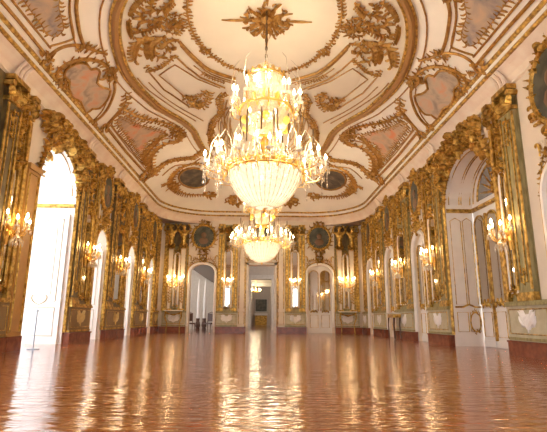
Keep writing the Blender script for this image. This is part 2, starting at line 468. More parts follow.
# fanlight above the tall right-hand doors
def half(n, a0, a1, zs, rise): return arch(a0, a1, zs, rise, n)
mb = MB().prism(FR, arch(11.3, 14.7, 4.45, 1.42, 20), -.95, -.9); e7 = empty('door_%d' % k, FR(13, 4.5, -.9), kind='structure'); k += 1
mb.build('tympanum', WHITE, e7)
MB().prism(FR, arch(11.85, 14.15, 4.62, 1.0, 20), -.89, -.87).build('fan_glass', mat('grey_fan_glass', (.30, .30, .30), .15, .3), e7)
g = MB()
for i in range(9):
    an = PI * (i + .5) / 9
    c = (13 + .5 * math.cos(an), 4.66 + .42 * math.sin(an))
    g.leaf(FR, 13 + .2 * math.cos(an), 4.66 + .15 * math.sin(an), an, .78, .09, .0, .04, -.87)
g.tube(n3(arch(11.82, 14.18, 4.6, 1.03, 20), -.86), .035, 6, fr=FR)
g.tube(n3(arch(11.5, 14.5, 4.6, 1.2, 20), -.86), .018, 5, fr=FR)
g.cluster(FR, 13, 4.75, .3, .15, 7, rnd, .25, .06, -.86)
g.build('gilt_shell', GILT, e7)

def reveal_frame(side, y):          # plane of an opening's far reveal, facing the near end of the hall
    s = 1 if side == 'R' else -1
    return lambda a, b, n: (s * (WX + a), y - n, b)

def impost(name, fr, a0, a1, n, z=4.36):
    mb = MB(); mb.box(fr, a0, a1, z, z + .03, n, n + .05); mb.box(fr, a0, a1, z + .03, z + .10, n, n + .09); mb.box(fr, a0, a1, z + .10, z + .13, n, n + .06)
    return struct(name, mb, GILT)
t = 9
RV = reveal_frame('R', 14.7); LV = reveal_frame('L', 14.7)
RVn = lambda a, b, n: (WX + a, 11.3 + n, b); LVn = lambda a, b, n: (-WX - a, ARCHL[0] + n, b)
impost('trim_9', FR, 11.3, 14.7, -.9, 4.33); impost('trim_10', RV, 0, .9, 0, 4.33); impost('trim_11', RVn, 0, .9, 0, 4.33)
impost('trim_12', LV, 0, 1.45, 0, 4.33); impost('trim_13', LVn, 0, 1.45, 0, 4.33)
# white casing that lines the two tall arches (reveals and soffit), with gilt lines
for side, fr, T, nm in (('R', FR, .9, 'trim_14'), ('L', FL, 1.48, 'trim_15')):
    ARCH_ = ARCH; ARCH = ARCH if side == 'R' else ARCHL
    mb = MB(); A = [(ARCH[0], 0)] + arch(*ARCH, 24) + [(ARCH[1], 0)]
    I = [(ARCH[0] + .015, 0)] + arch(ARCH[0] + .015, ARCH[1] - .015, ARCH[2], ARCH[3] - .015, 24) + [(ARCH[1] - .015, 0)]
    vs = [fr(a, b, 0.01) for a, b in I] + [fr(a, b, -T) for a, b in I] + [fr(a, b, 0.01) for a, b in A]
    q = len(A); fs = []
    for i in range(q - 1): fs += [(i, i + 1, q + i + 1, q + i), (i, i + 1, 2 * q + i + 1, 2 * q + i)]
    mb.add(vs, fs); struct(nm, mb, WHITE); ARCH = ARCH_
for side, fr, T, nm in (('R', FR, .9, 'trim_16'), ('L', FL, 1.48, 'trim_17')):
    g = MB(); rv = RV if side == 'R' else LV; AA = ARCH if side == 'R' else ARCHL
    for (d0, d1) in ((.10, .45), (.52, T - .08)) if side == 'R' else ((.12, T - .15),):
        # line panels on the far reveal: above the impost these continue round the soffit
        if side == 'R':
            g.tube(n3([(d0, 1.3), (d1, 1.3), (d1, 4.05), ((d0 + d1) / 2, 4.15), (d0, 4.05)], .025), .014, 4, fr=rv, closed=True)
            g.tube(n3([(d0, .45), (d1, .45), (d1, 1.05), (d0, 1.05)], .025), .014, 4, fr=rv, closed=True)
        for d in (d0, d1):
            g.tube([(a, b, -d) for a, b in arch(AA[0] + .04, AA[1] - .04, AA[2] + .15, AA[3] - .19, 24)], .018, 5, fr=fr)
    if side == 'R': g.tube(n3([(.05, 1.22), (.3, 1.22), (.5, 1.3), (.7, 1.22), (.88, 1.22)], .03), .03, 5, fr=rv)
    struct(nm, g, GILT)
# oval gilt cartouche low on the right reveal
g = MB(); g.tube(n3([(.68 + .17 * math.cos(q * PI / 8), .75 + .30 * math.sin(q * PI / 8)) for q in range(16)], .035), .022, 5, fr=RV, closed=True)
g.cluster(RV, .68, 1.06, .1, .05, 6, rnd, .12, .03); g.cluster(RV, .68, .45, .1, .05, 6, rnd, .12, .03)
tag(g.build('gilt_cartouche', GILT), 'oval gilt cartouche low on the white side of the tall right-hand arch', 'ornament')

# ------------------------------------------------------------------ windows in the deep left-hand openings
def window(idx, fr, o, n, bars=4, leaf=True):
    a0, a1, zs, rise = o
    e = empty('window_%d' % idx, fr((a0 + a1) / 2, 0, n), kind='structure')
    f = MB(); w = .07
    out = archpoly(a0, a1, 0, zs, rise, 16); inn = archpoly(a0 + w, a1 - w, w, zs, rise - w, 16); q = len(out)
    vs = [fr(a, b, n) for a, b in out] + [fr(a, b, n) for a, b in inn] + [fr(a, b, n + .08) for a, b in out] + [fr(a, b, n + .08) for a, b in inn]
    fs = []
    for i in range(q):
        j = (i + 1) % q; fs += [(i, j, q + j, q + i), (2 * q + i, 2 * q + j, 3 * q + j, 3 * q + i), (q + i, q + j, 3 * q + j, 3 * q + i), (i, j, 2 * q + j, 2 * q + i)]
    f.add(vs, fs)
    f.box(fr, (a0 + a1) / 2 - .05, (a0 + a1) / 2 + .05, w, zs + rise - w, n + .01, n + .07)
    f.box(fr, a0 + w, a1 - w, zs - .1, zs, n + .01, n + .08)
    for k in range(1, bars): z = k * zs / bars; f.box(fr, a0 + w, a1 - w, z - .02, z + .02, n + .02, n + .05)
    f.build('window_frame', WHITE, e)
    MB().prism(fr, inn, n + .03, n + .035).build('window_pane', GLASS, e)
    return e
k = 1
for o in [ARCHL] + DOORS + BACKD: window(k, FL, o, -TL + .02); k += 1
for o in FILL_WINDOWS: window(k, FN, o, -.38); k += 1  # unseen windows of the near wall, added for fill

# folded white door leaves standing against the far reveals of the left openings
def folded_leaf(idx, y, d0, d1, zt, rise):
    fr = reveal_frame('L', y); e = empty('door_%d' % idx, fr((d0 + d1) / 2, 0, .03), kind='structure')
    pts = [(d0, 0), (d0, zt)] + [(d0 + (d1 - d0) * i / 10, zt - rise * (i / 10) ** 1.8) for i in range(1, 11)] + [(d1, 0)]
    MB().prism(fr, pts, .03, .09).build('door_panel', WHITE, e)
    g = MB(); w = d1 - d0; n = .10
    g.tube(n3([(d0 + .12 * w, .25), (d1 - .12 * w, .25), (d1 - .12 * w, 1.1), (d0 + .12 * w, 1.1)], n), .012, 4, fr=fr, closed=True)
    g.tube(n3([(d0 + .12 * w, 1.3), (d1 - .12 * w, 1.3), (d1 - .12 * w, zt - rise - .2), ((d0 + d1) / 2, zt - rise * .5 - .1), (d0 + .12 * w, zt - .15)], n), .012, 4, fr=fr, closed=True)
    g.tube(n3([(d0 + .25 * w, 1.5), (d1 - .25 * w, 1.5), (d1 - .25 * w, zt - rise - .4), (d0 + .25 * w, zt - .4)], n), .008, 4, fr=fr, closed=True)
    g.scroll(fr, (d0 + d1) / 2, 1.2, .3, .3 * w, 1, .012, n); g.scroll(fr, (d0 + d1) / 2, 1.2, PI - .3, .3 * w, -1, .012, n)
    g.build('panel_moulding', mat('pale_gold_line', (.42, .32, .16), .4) if 'pale_gold_line' not in bpy.data.materials else bpy.data.materials['pale_gold_line'], e)
k = 9
folded_leaf(k, 14.68, .1, 1.42, 4.1, .22); k += 1
for o in DOORS[1:]: folded_leaf(k, o[1] - .01, .12, 1.42, 3.42, .08); k += 1

# ------------------------------------------------------------------ rooms seen through the far doors
PALE = mat('pale_grey_wall', (.62, .57, .50), .7, noise=.08)
def slab(name, m, *bx):
    mb = MB()
    for b in bx: mb.box(WORLD, *b)
    return struct(name, mb, m)
slab('wall_left', PALE, (-9.2, -9.0, 28.15, 36, 0, 6)); slab('wall_right', PALE, (9.0, 9.2, 28.15, 36, 0, 6))
slab('wall_divider', PALE, (-2.2, -1.9, 28.15, 36, 0, 6))
def with_door(name, y, a0, a1, ds, top, T, m):
    fr = lambda a, b, n: (a, y - n, b)
    return wall(name, fr, a0, a1, top, ds, T, m)
with_door('wall_far', 36., -9.2, 9.2, [(-.80, .80, 3.85, 0)], 6, .4, PALE)
with_door('wall_far', 46., -4, 4, [(-.92, .95, 4.0, 0)], 6, .4, PALE)
slab('wall_far', PALE, (-4, 4, 60, 60.2, 0, 6))
slab('wall_left', PALE, (-4.2, -4, 36.4, 60, 0, 6)); slab('wall_right', PALE, (4, 4.2, 36.4, 60, 0, 6))
slab('ceiling', PALE, (-9.2, 9.2, 28.15, 36.4, 6, 6.1), (-4.2, 4.2, 36.4, 60.2, 6, 6.1))
# stone door cases in the enfilade
for y, i, w, z in ((35.98, 18, .80, 3.85), (45.98, 19, .93, 4.0)):
    fr = (lambda yy: lambda a, b, n: (a, yy - n, b))(y)
    mb = MB(); mb.box(fr, -w - .22, -w, 0, z + .22, 0, .08); mb.box(fr, w, w + .22, 0, z + .22, 0, .08); mb.box(fr, -w, w, z, z + .22, 0, .08)
    mb.box(fr, -w - .3, w + .3, z + .22, z + .34, 0, .14)
    struct('trim_%d' % i, mb, STONE)
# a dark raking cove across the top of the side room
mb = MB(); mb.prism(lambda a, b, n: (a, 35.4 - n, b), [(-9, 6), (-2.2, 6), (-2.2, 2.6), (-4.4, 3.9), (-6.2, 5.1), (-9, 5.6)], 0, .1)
struct('trim_20', mb, mat('dark_soffit', (.16, .13, .11), .7))
# ------------------------------------------------------------------ daylight openings guide light into the hall
def portal(fr, o, n, flip):
    a0, a1, zs, rise = o
    d = bpy.data.lights.new('daylight', 'AREA'); d.shape = 'RECTANGLE'; d.size = a1 - a0; d.size_y = zs + rise; d.cycles.is_portal = True
    ob = bpy.data.objects.new('daylight_portal', d); COL.objects.link(ob)
    ob.location = fr((a0 + a1) / 2, (zs + rise) / 2, n); ob.rotation_euler = flip
for o in [ARCHL] + DOORS + BACKD: portal(FL, o, -TL - .02, (PI / 2, 0, -PI / 2))
for o in FILL_WINDOWS: portal(FN, o, -.45, (PI / 2, 0, PI))

# ------------------------------------------------------------------ pilasters, piers, dados
DESC = ['nearest pier', 'pier just beyond tall arch', 'pier between first and second small %s', 'pier between second and third small %s', 'last pier by far corner']
def desc(side, i):
    d = DESC[i]
    if '%s' in d: d = d % ('windows' if side == 'L' else 'doors')
    return ('left wall, ' if side == 'L' else 'right wall, ') + d

def pilaster(side, fr, a0, a1, label, big=True, z1=6.5):
    w = a1 - a0; c = (a0 + a1) / 2; pr = .13 if big else .09; R = random.Random(int(a0 * 37) + (5 if side == 'L' else 0))
    e = empty('pilaster' if big else 'gilt_column', fr(c, 1.25, 0), label, 'pilaster' if big else 'column',
              None)
    body = OLIVE if side != 'L' else OLIVE_SHADE
    b = MB(); b.box(fr, a0 - .02, a1 + .02, 1.24, 1.36, 0, pr + .04); b.box(fr, a0, a1, 1.36, 1.44, 0, pr + .02); b.build('base', GILT, e)
    s = MB(); s.box(fr, a0, a1, 1.44, 5.85, 0, pr); s.build('shaft', body if big else GILT, e)
    g = MB()
    for x, r in ((a0 + .035, .035), (a1 - .035, .035)): g.box(fr, x - r, x + r, 1.5, 5.8, pr, pr + .03)
    if big:
        for x in (a0 + w * .30, a1 - w * .30): g.box(fr, x - .015, x + .015, 1.65, 5.6, pr, pr + .025)
    g.build('gilt_fillets', GILT, e)
    if big:
        MB().rocaille(fr, [(c, 5.0), (c, 5.75)], w * .32, R, .06, n0=pr).build('carved_drop', GILT, e); MB().rocaille(fr, [(c, 1.6), (c, 2.0)], w * .26, R, .05, n0=pr).build('carved_drop', GILT, e)
    cp = MB(); cp.box(fr, a0 - .03, a1 + .03, 5.85, 5.95, 0, pr + .05)
    for q in (-1, 0, 1):
        cp.leaf(fr, c + q * w * .3, 5.93, PI / 2 + -q * .2, .42, w * .45, -q * .8, .12, pr)
        cp.leaf(fr, c + q * w * .22, 5.9, PI / 2 - q * .5, .28, w * .35, q * 1.4, .14, pr + .03)
    cp.box(fr, a0 - .06, a1 + .06, 6.38, 6.5, 0, pr + .12)
    for q in (-1, 1): cp.tube([(c + q * (w * .5 + .02), 6.28, 0), (c + q * (w * .5 + .02), 6.28, pr + .12)], .08, 8, fr=fr)
    cp.build('capital', GILT, e)
    return e

def console(side, fr, a, label):
    """scrolled frieze bracket between capital and cornice"""
    s = MB()
    for q in (-.16, 0, .16):
        s.tube([(a + q, 6.5, .14), (a + q, 6.66, .17), (a + q, 6.8, .22), (a + q, 6.93, .36)], .05, 6, fr=fr)
    return tag(s.build('frieze_bracket', PINK), label, 'bracket')

def dado(side, fr, a0, a1, label, orn=True):
    e = empty('dado_panel', fr((a0 + a1) / 2, .35, 0), label, 'wall panel')
    MB().box(fr, a0, a1, .34, 1.14, 0, .15).build('panel', PALEOL if side != 'L' else mat_once('shaded_marbling', (.26, .17, .07)), e)  # left panels coloured browner for the shade on that backlit wall
    m = MB(); m.box(fr, a0 - .02, a1 + .02, 1.14, 1.20, 0, .2); m.box(fr, a0 - .01, a1 + .01, 1.20, 1.25, 0, .17); m.build('cap_moulding', OLIVE if side != 'L' else GILT, e)
    MB().box(fr, a0 - .01, a1 + .01, .36, .42, 0, .18).build('foot_moulding', OLIVE if side != 'L' else GILT, e)
    if orn:
        c = (a0 + a1) / 2; w = min(a1 - a0, 1.0); o = MB()
        for sd in (-1, 1):
            o.leaf(fr, c + sd * .02, .62, PI / 2 - sd * .55, w * .52, w * .26, -sd * .3, .05, .15)
            o.leaf(fr, c + sd * w * .12, .75, PI / 2 + sd * .1, w * .36, w * .22, -sd * 1.4, .06, .15)
            o.leaf(fr, c + sd * w * .1, .68, PI / 2 - sd * 1.3, w * .34, w * .16, sd * 1.2, .05, .15)
        o.leaf(fr, c, .95, -PI / 2, .42, w * .2, 0, .05, .15)
        o.build('carved_shell', WHITE if side != 'L' else mat_once('shaded_gold', (.68, .52, .22)), e)  # left shell coloured in the darker tone of its backlit wall
        g = MB(); g.tube(n3([(a0 + .08, .5), (a1 - .08, .5), (a1 - .08, 1.06), (a0 + .08, 1.06)], .155), .014, 4, fr=fr, closed=True)
        g.build('gilt_line', GILT, e)
    return e
_m = {}
def mat_once(n, c, r=.4):
    if n not in _m: _m[n] = mat(n, c, r, noise=.1)
    return _m[n]

def pier_mirror(side, fr, a0, a1, label, z0=1.45, z1=4.55):
    c = (a0 + a1) / 2; w = a1 - a0
    e = empty('pier_mirror', fr(c, z0, 0), label, 'mirror')
    MB().prism(fr, archpoly(a0 + .06, a1 - .06, z0 + .06, z1 - .3, .28, 8), .02, .035).build('mirror_pane', MIRROR, e)
    f = MB(); P = [(a0 + .03, z0)] + arch(a0 + .03, a1 - .03, z1 - .3, .32, 10) + [(a1 - .03, z0)]
    f.tube(n3(P, .04), .05, 6, fr=fr, closed=True); f.build('white_frame', WHITE if side != 'L' else GILT, e)
    g = MB(); R = random.Random(int(a0 * 91)); g.tube(n3([(a0 + .09, z0 + .08)] + arch(a0 + .09, a1 - .09, z1 - .32, .28, 10) + [(a1 - .09, z0 + .08)], .06), .018, 5, fr=fr, closed=True)
    g.cluster(fr, c, z1 + .05, w * .5, .15, 10, R, .25, .1, .04); g.cluster(fr, c, z0 + .05, w * .4, .06, 6, R, .2, .06, .04)
    g.build('gilt_edge', GILT, e)
    return e

def garland(side, fr, a, z0, z1, w, label, seed):
    """carved hanging trophy of leaves above the pier mirrors"""
    R = random.Random(seed); m = MB()
    m.rocaille(fr, [(a, z0), (a + .04, (z0 + z1) / 2), (a, z1)], w, R, w * .3, n0=.02, gap=.22)
    m.cluster(fr, a, z1, w * .7, w * .5, 18, R, w * .8, w * .3, .04)
    m.cluster(fr, a, (z0 + z1) / 2, w * .45, w * .4, 12, R, w * .6, w * .3, .04)
    return tag(m.build('carved_garland', GILT), label, 'garland')

# ------------------------------------------------------------------ wall sconces: built once, then copied
def make_sconce():
    e = empty('wall_sconce', (0, 0, 0))
    b = MB(); F = lambda a, b_, n: (a, -n, b_)
    b.leaf(F, 0, -.45, PI / 2, .8, .2, 0, .06); b.fblob(F, 0, 0, .06, .09, .12, .06); b.leaf(F, 0, .1, PI / 2 + .3, .3, .12, -.6, .05)
    b.build('back_plate', BRASS, e)
    H = []
    for i, an in enumerate((-75, -40, 0, 40, 75)):
        r = .44; x = math.sin(math.radians(an)) * r; y = -.12 - math.cos(math.radians(an)) * r * .75
        z = .16 if i % 2 == 0 else .06
        MB().tube([(0, -.05, -.08), (x * .3, y * .35, -.24), (x * .75, y * .8, -.2), (x, y, -.05), (x, y, z - .1)], .014, 5).build('arm', BRASS, e)
        c = MB(); c.lathe((x, y, z - .12), [(.015, 0), (.055, .02), (.06, .035), (.02, .04), (.022, .16), (.016, .17)], 8)
        cc = c.build('candle', CANDLE, e)
        f = MB(); f.lathe((x, y, z + .05), [(.012, 0), (.034, .035), (.028, .08), (.004, .13)], 8); fo = f.build('bulb', FLAME, cc)
        d = MB()
        for j in range(6):
            q = j * PI / 3; dx = x + .06 * math.cos(q); dy = y + .06 * math.sin(q)
            d.tube([(dx, dy, z - .1), (dx, dy, z - .19), (dx, dy, z - .22)], [.006, .016, .003], 5)
        d.build('crystal_drops', CRYSTAL, cc)
    s = MB(); s.lathe((0, -.26, -.5), [(.004, 0), (.05, .05), (.03, .12), (.09, .2), (.03, .3), (.05, .36), (.02, .42)], 10); s.build('crystal_stem', CRYSTAL, e)
    g = MB()
    for j in range(12):
        q = j * PI / 6; g.tube([(.09 * math.cos(q), -.26 + .09 * math.sin(q), -.3), (.17 * math.cos(q), -.26 + .14 * math.sin(q), -.38 - .06 * (j % 2)), (.17 * math.cos(q), -.26 + .14 * math.sin(q), -.5)], [.006, .014, .004], 5)
    g.build('pendant_beads', CRYSTAL, e)
    return e
SC = make_sconce(); SC_USED = [0]
def sconce(loc, rot, label, power=26, scale=1.):
    o = SC if not SC_USED[0] else copy_tree(SC)
    SC_USED[0] += 1
    o.location = loc; o.rotation_euler = (0, 0, rot); o.scale = (scale,) * 3
    tag(o, label, 'wall light', None)
    dx, dy = math.sin(rot), -math.cos(rot)
    lamp('sconce_light', (loc[0] + dx * .45, loc[1] + dy * .45, loc[2] + .16), power * 1.0, (1., .66, .33), .12)
    return o

# assemble the piers
MW = [(10.72, 11.12), (15.50, 16.25), (19.05, 20.10), (23.1, 24.1), (26.7, 27.1)]
BIG = [(10.02, 10.64), (14.82, 15.40), (18.28, 18.92), (22.38, 22.98), (26.25, 26.6)]
SMALL = [(11.14, 11.28), (16.40, 16.58), (20.40, 20.62), (24.42, 24.64), None]
for side, fr in (('R', FR), ('L', FL)):
    s_ = PK[side]
    for i in range(5):
        p0, p1 = PIERS[i]; d = desc(side, i); tone = 'shaded gold and brown' if side == 'L' else 'olive and gold'
        pilaster(side, fr, *BIG[i], 'broad %s pilaster, %s' % ('shaded olive-gold' if side == 'L' else 'olive-gold', d))
        if SMALL[i]: pilaster(side, fr, *SMALL[i], 'slim gilt column, %s' % d, big=False)
        if side == 'L' and i == 0:
            dado(side, fr, 9.52, 11.25, '%s dado with carved scroll, %s' % (tone, d))
        else:
            dado(side, fr, p0 + .02, p1 - .02, '%s dado with %s shell, %s' % ('shaded olive' if side == 'L' else 'pale olive', 'gold' if side == 'L' else 'white', d))
        if side == 'R' and i == 0: p0 = 9.96
        pn = empty('pier_backboard', fr((p0 + p1) / 2, 1.25, 0), '%s backing panel with gilt ribs, %s' % ('shaded brown' if side == 'L' else 'olive', d), 'wall panel')
        MB().box(fr, p0 + .03, p1 - .03, 1.25, 6.5, 0, .018).build('field', OLIVE_SHADE if side == 'L' else OLIVE, pn)
        lo, hi = BIG[i][1] + .05, (SMALL[i][0] if SMALL[i] else p1) - .05
        for x in (lo, MW[i][0] - .06, MW[i][1] + .06, hi):
            if lo <= x <= hi: MB().box(fr, x - .025, x + .025, 1.35, 6.4, .018, .07).build('rib', GILT, pn)
        if i < 4:
            pier_mirror(side, fr, *MW[i], 'tall narrow mirror, %s' % d)
            c = (MW[i][0] + MW[i][1]) / 2
            garland(side, fr, c, 4.95, 6.2, .26 if i == 0 else .34, 'gilt garland above mirror, %s' % d, i * 3 + (20 if side == 'L' else 0))
            sconce(fr(c + (0 if i else -.05), (2.95, 3.0, 3.05, 3.0)[i], .05), (-PI / 2 if side == 'R' else PI / 2) * 1.0, 'lit crystal sconce, %s' % d, 16)
        if side == 'L' and i == 0:
            o = MB(); o.box(fr, 11.40, 12.0, .34, 4.6, 0, .1); o.box(fr, 11.36, 12.04, 4.6, 4.75, 0, .16)
            jb = empty('jamb_panel', fr(11.7, 0, 0), 'plain ochre-gold flat panel beside the bright left-hand great arch', 'wall panel'); o.build('field', mat_once('ochre_gold', (.50, .27, .075)), jb)
            MB().box(fr, 11.36, 12.04, 0, .34, 0, .14).build('plinth', REDBASE, jb)
            MB().tube(n3([(11.47, .45), (11.93, .45), (11.93, 4.5), (11.47, 4.5)], .11), .025, 5, fr=fr, closed=True).build('gilt_line', GILT, jb)
        console(side, fr, (BIG[i][0] + BIG[i][1]) / 2, 'ribbed frieze bracket above pilaster, %s' % d)

# medallions over the small doors
def medallion(side, fr, a, z, ra, rz, label, seed):
    R = random.Random(seed)
    e = empty('oval_medallion', fr(a, z, 0), label, 'medallion')
    P = [(a + ra * math.cos(q * PI / 12), z + rz * math.sin(q * PI / 12)) for q in range(24)]
    MB().prism(fr, P, .05, .08).build('portrait', DARKP, e)
    b = MB(); b.fblob(fr, a, z + rz * .15, .09, ra * .28, rz * .28, .05); b.fblob(fr, a, z - rz * .4, .08, ra * .5, rz * .35, .05); b.build('painted_bust', mat_once('umber_paint', (.20, .11, .06)), e)
    g = MB(); g.tube(n3([(a + (ra + .06) * math.cos(q * PI / 12), z + (rz + .06) * math.sin(q * PI / 12)) for q in range(24)], .08), .06, 6, fr=fr, closed=True)
    Q = [(a + (ra + .14) * math.cos(q * PI / 10), z + (rz + .14) * math.sin(q * PI / 10)) for q in range(21)]
    g.rocaille(fr, Q, .26, R, .12, n0=.03, gap=.4)
    g.cluster(fr, a, z - rz - .28, .3, .25, 16, R, .3, .12, .03); g.cluster(fr, a, z + rz + .2, .35, .15, 12, R, .3, .12, .03)
    g.build('carved_frame', GILT, e)
    return e
def overdoor(side, fr, o, label, seed, white=True, top=4.75):
    """moulded architrave with gilt crest and pale trellis sprays"""
    a0, a1, zs, rise = o; R = random.Random(seed); c = (a0 + a1) / 2
    e = empty('door_surround', fr(c, 0, 0), label, 'door surround')
    A = [(a0 - .05, .35)] + arch(a0 - .05, a1 + .05, zs, rise + .05, 16) + [(a1 + .05, .35)]
    if not rise: A = [(a0 - .05, .35), (a0 - .05, zs + .05), (a1 + .05, zs + .05), (a1 + .05, .35)]
    MB().tube(n3(A, .03), .085, 6, fr=fr).build('architrave', WHITE if white else GILT, e)
    A2 = [(a0 - .17, .35)] + (arch(a0 - .17, a1 + .17, zs, rise + .17, 16) if rise else [(a0 - .14, zs + .14), (a1 + .14, zs + .14)]) + [(a1 + .17, .35)]
    MB().tube(n3(A2, .03), .03, 6, fr=fr).build('gilt_bead', GILT, e)
    t = MB(); zt = zs + rise
    for sd in (-1, 1):
        for q in range(4):
            t.tube(n3([(c + sd * (.12 + .16 * q), zt + .18 - q * .03), (c + sd * (.28 + .15 * q), zt + .42 - .05 * q), (c + sd * (.14 + .2 * q), zt + .68 - .06 * q)], .03), .014, 4, fr=fr)
            t.tube(n3([(c + sd * (.34 + .15 * q), zt + .15 - q * .03), (c + sd * (.2 + .15 * q), zt + .42 - .05 * q), (c + sd * (.34 + .16 * q), zt + .66 - .06 * q)], .03), .014, 4, fr=fr)
    t.build('trellis', TRELLIS, e)
    g = MB()
    for sd in (-1, 1):
        g.scroll(fr, c, zt + .16, PI / 2 - sd * 1.0, .48, sd, .035); g.scroll(fr, c + sd * .75, zt + .2, PI / 2 + sd * .3, .36, -sd, .03)
        g.rocaille(fr, smooth_path([(c + sd * .1, zt + .2), (c + sd * .5, zt + .3), (c + sd * .78, zt - .1), (c + sd * .86, zt - .7)]), .16, R, .07, n0=.02)
    g.cluster(fr, c, zt + .22, .18, .16, 12, R, .28, .1, .02)
    g.build('gilt_crest', GILT, e)
    return e
ORD = ['nearest', 'first small', 'second small', 'third small']
for side, fr in (('R', FR), ('L', FL)):
    kind = 'door' if side == 'R' else 'window'
    for i, o in enumerate(DOORS):
        where = 'over the %s %s %s%s' % (ORD[i], PK[side], kind, '' if i == 0 else ' beyond the arch')
        c = (o[0] + o[1]) / 2
        medallion(side, fr, c, 5.65 if i else 5.78, .50 if i else .64, .68 if i else .8, 'dark oval portrait in gilt frame %s' % where, 31 + i + (9 if side == 'L' else 0))
        overdoor(side, fr, o, '%s arched surround with gilt crest round the %s %s on the %s wall' % ('white' if side == 'R' else 'gilt', ORD[i], kind, PK[side]), 61 + i, side == 'R')

# the tall arches: gilt architrave and carved trophy over the crown
for side, fr in (('R', FR), ('L', FL)):
    R = random.Random(3 if side == 'R' else 8); AR_ = ARCH if side == 'R' else ARCHL; cc_ = (AR_[0] + AR_[1]) / 2; kx = (AR_[1] - AR_[0]) / 3.4
    e = empty('arch_surround', fr(cc_, 0, 0), 'tall gilt architrave framing the great arch on the %s wall' % PK[side], 'arch surround')
    A = [(AR_[0] - .04, .35)] + arch(AR_[0] - .04, AR_[1] + .04, AR_[2], AR_[3] + .04, 24) + [(AR_[1] + .04, .35)]
    MB().tube(n3(A, .04), .06, 6, fr=fr).build('moulding', GILT, e)
    c = MB(); T = arch(AR_[0] - .05, AR_[1] + .05, AR_[2], AR_[3] + .25, 18)
    c.rocaille(fr, T[3:-3], .42, R, .18, n0=.04, gap=.3); c.rocaille(fr, T[0:5], .26, R, .12, n0=.04, gap=.35); c.rocaille(fr, T[-5:], .26, R, .12, n0=.04, gap=.35)
    c.build('carved_border', GILT, e)
    t = MB()
    for a, z, ra, rz, n in ((13, 6.25, .9, .34, 40), (12.1, 6.2, .5, .28, 20), (13.9, 6.15, .5, .34, 22), (14.35, 6.0, .3, .4, 14), (14.5, 5.5, .22, .5, 12)):
        t.cluster(fr, a, z, ra, rz, n, R, .42, .2, .06)
    for sd in (-1, 1):
        t.scroll(fr, cc_ + sd * .2, 6.1, PI / 2 - sd * 1.2, .9, -sd, .07, .15); t.scroll(fr, cc_ + sd * .8, 6.0, PI / 2 - sd * 1.2, .7, sd, .06, .12)
    t.fblob(fr, cc_, 6.25, .2, .13, .18, .1)
    tag(t.build('carved_trophy', GILT), 'mass of gilt carved scrolls and foliage crowning the great arch on the %s wall' % PK[side], 'carving')
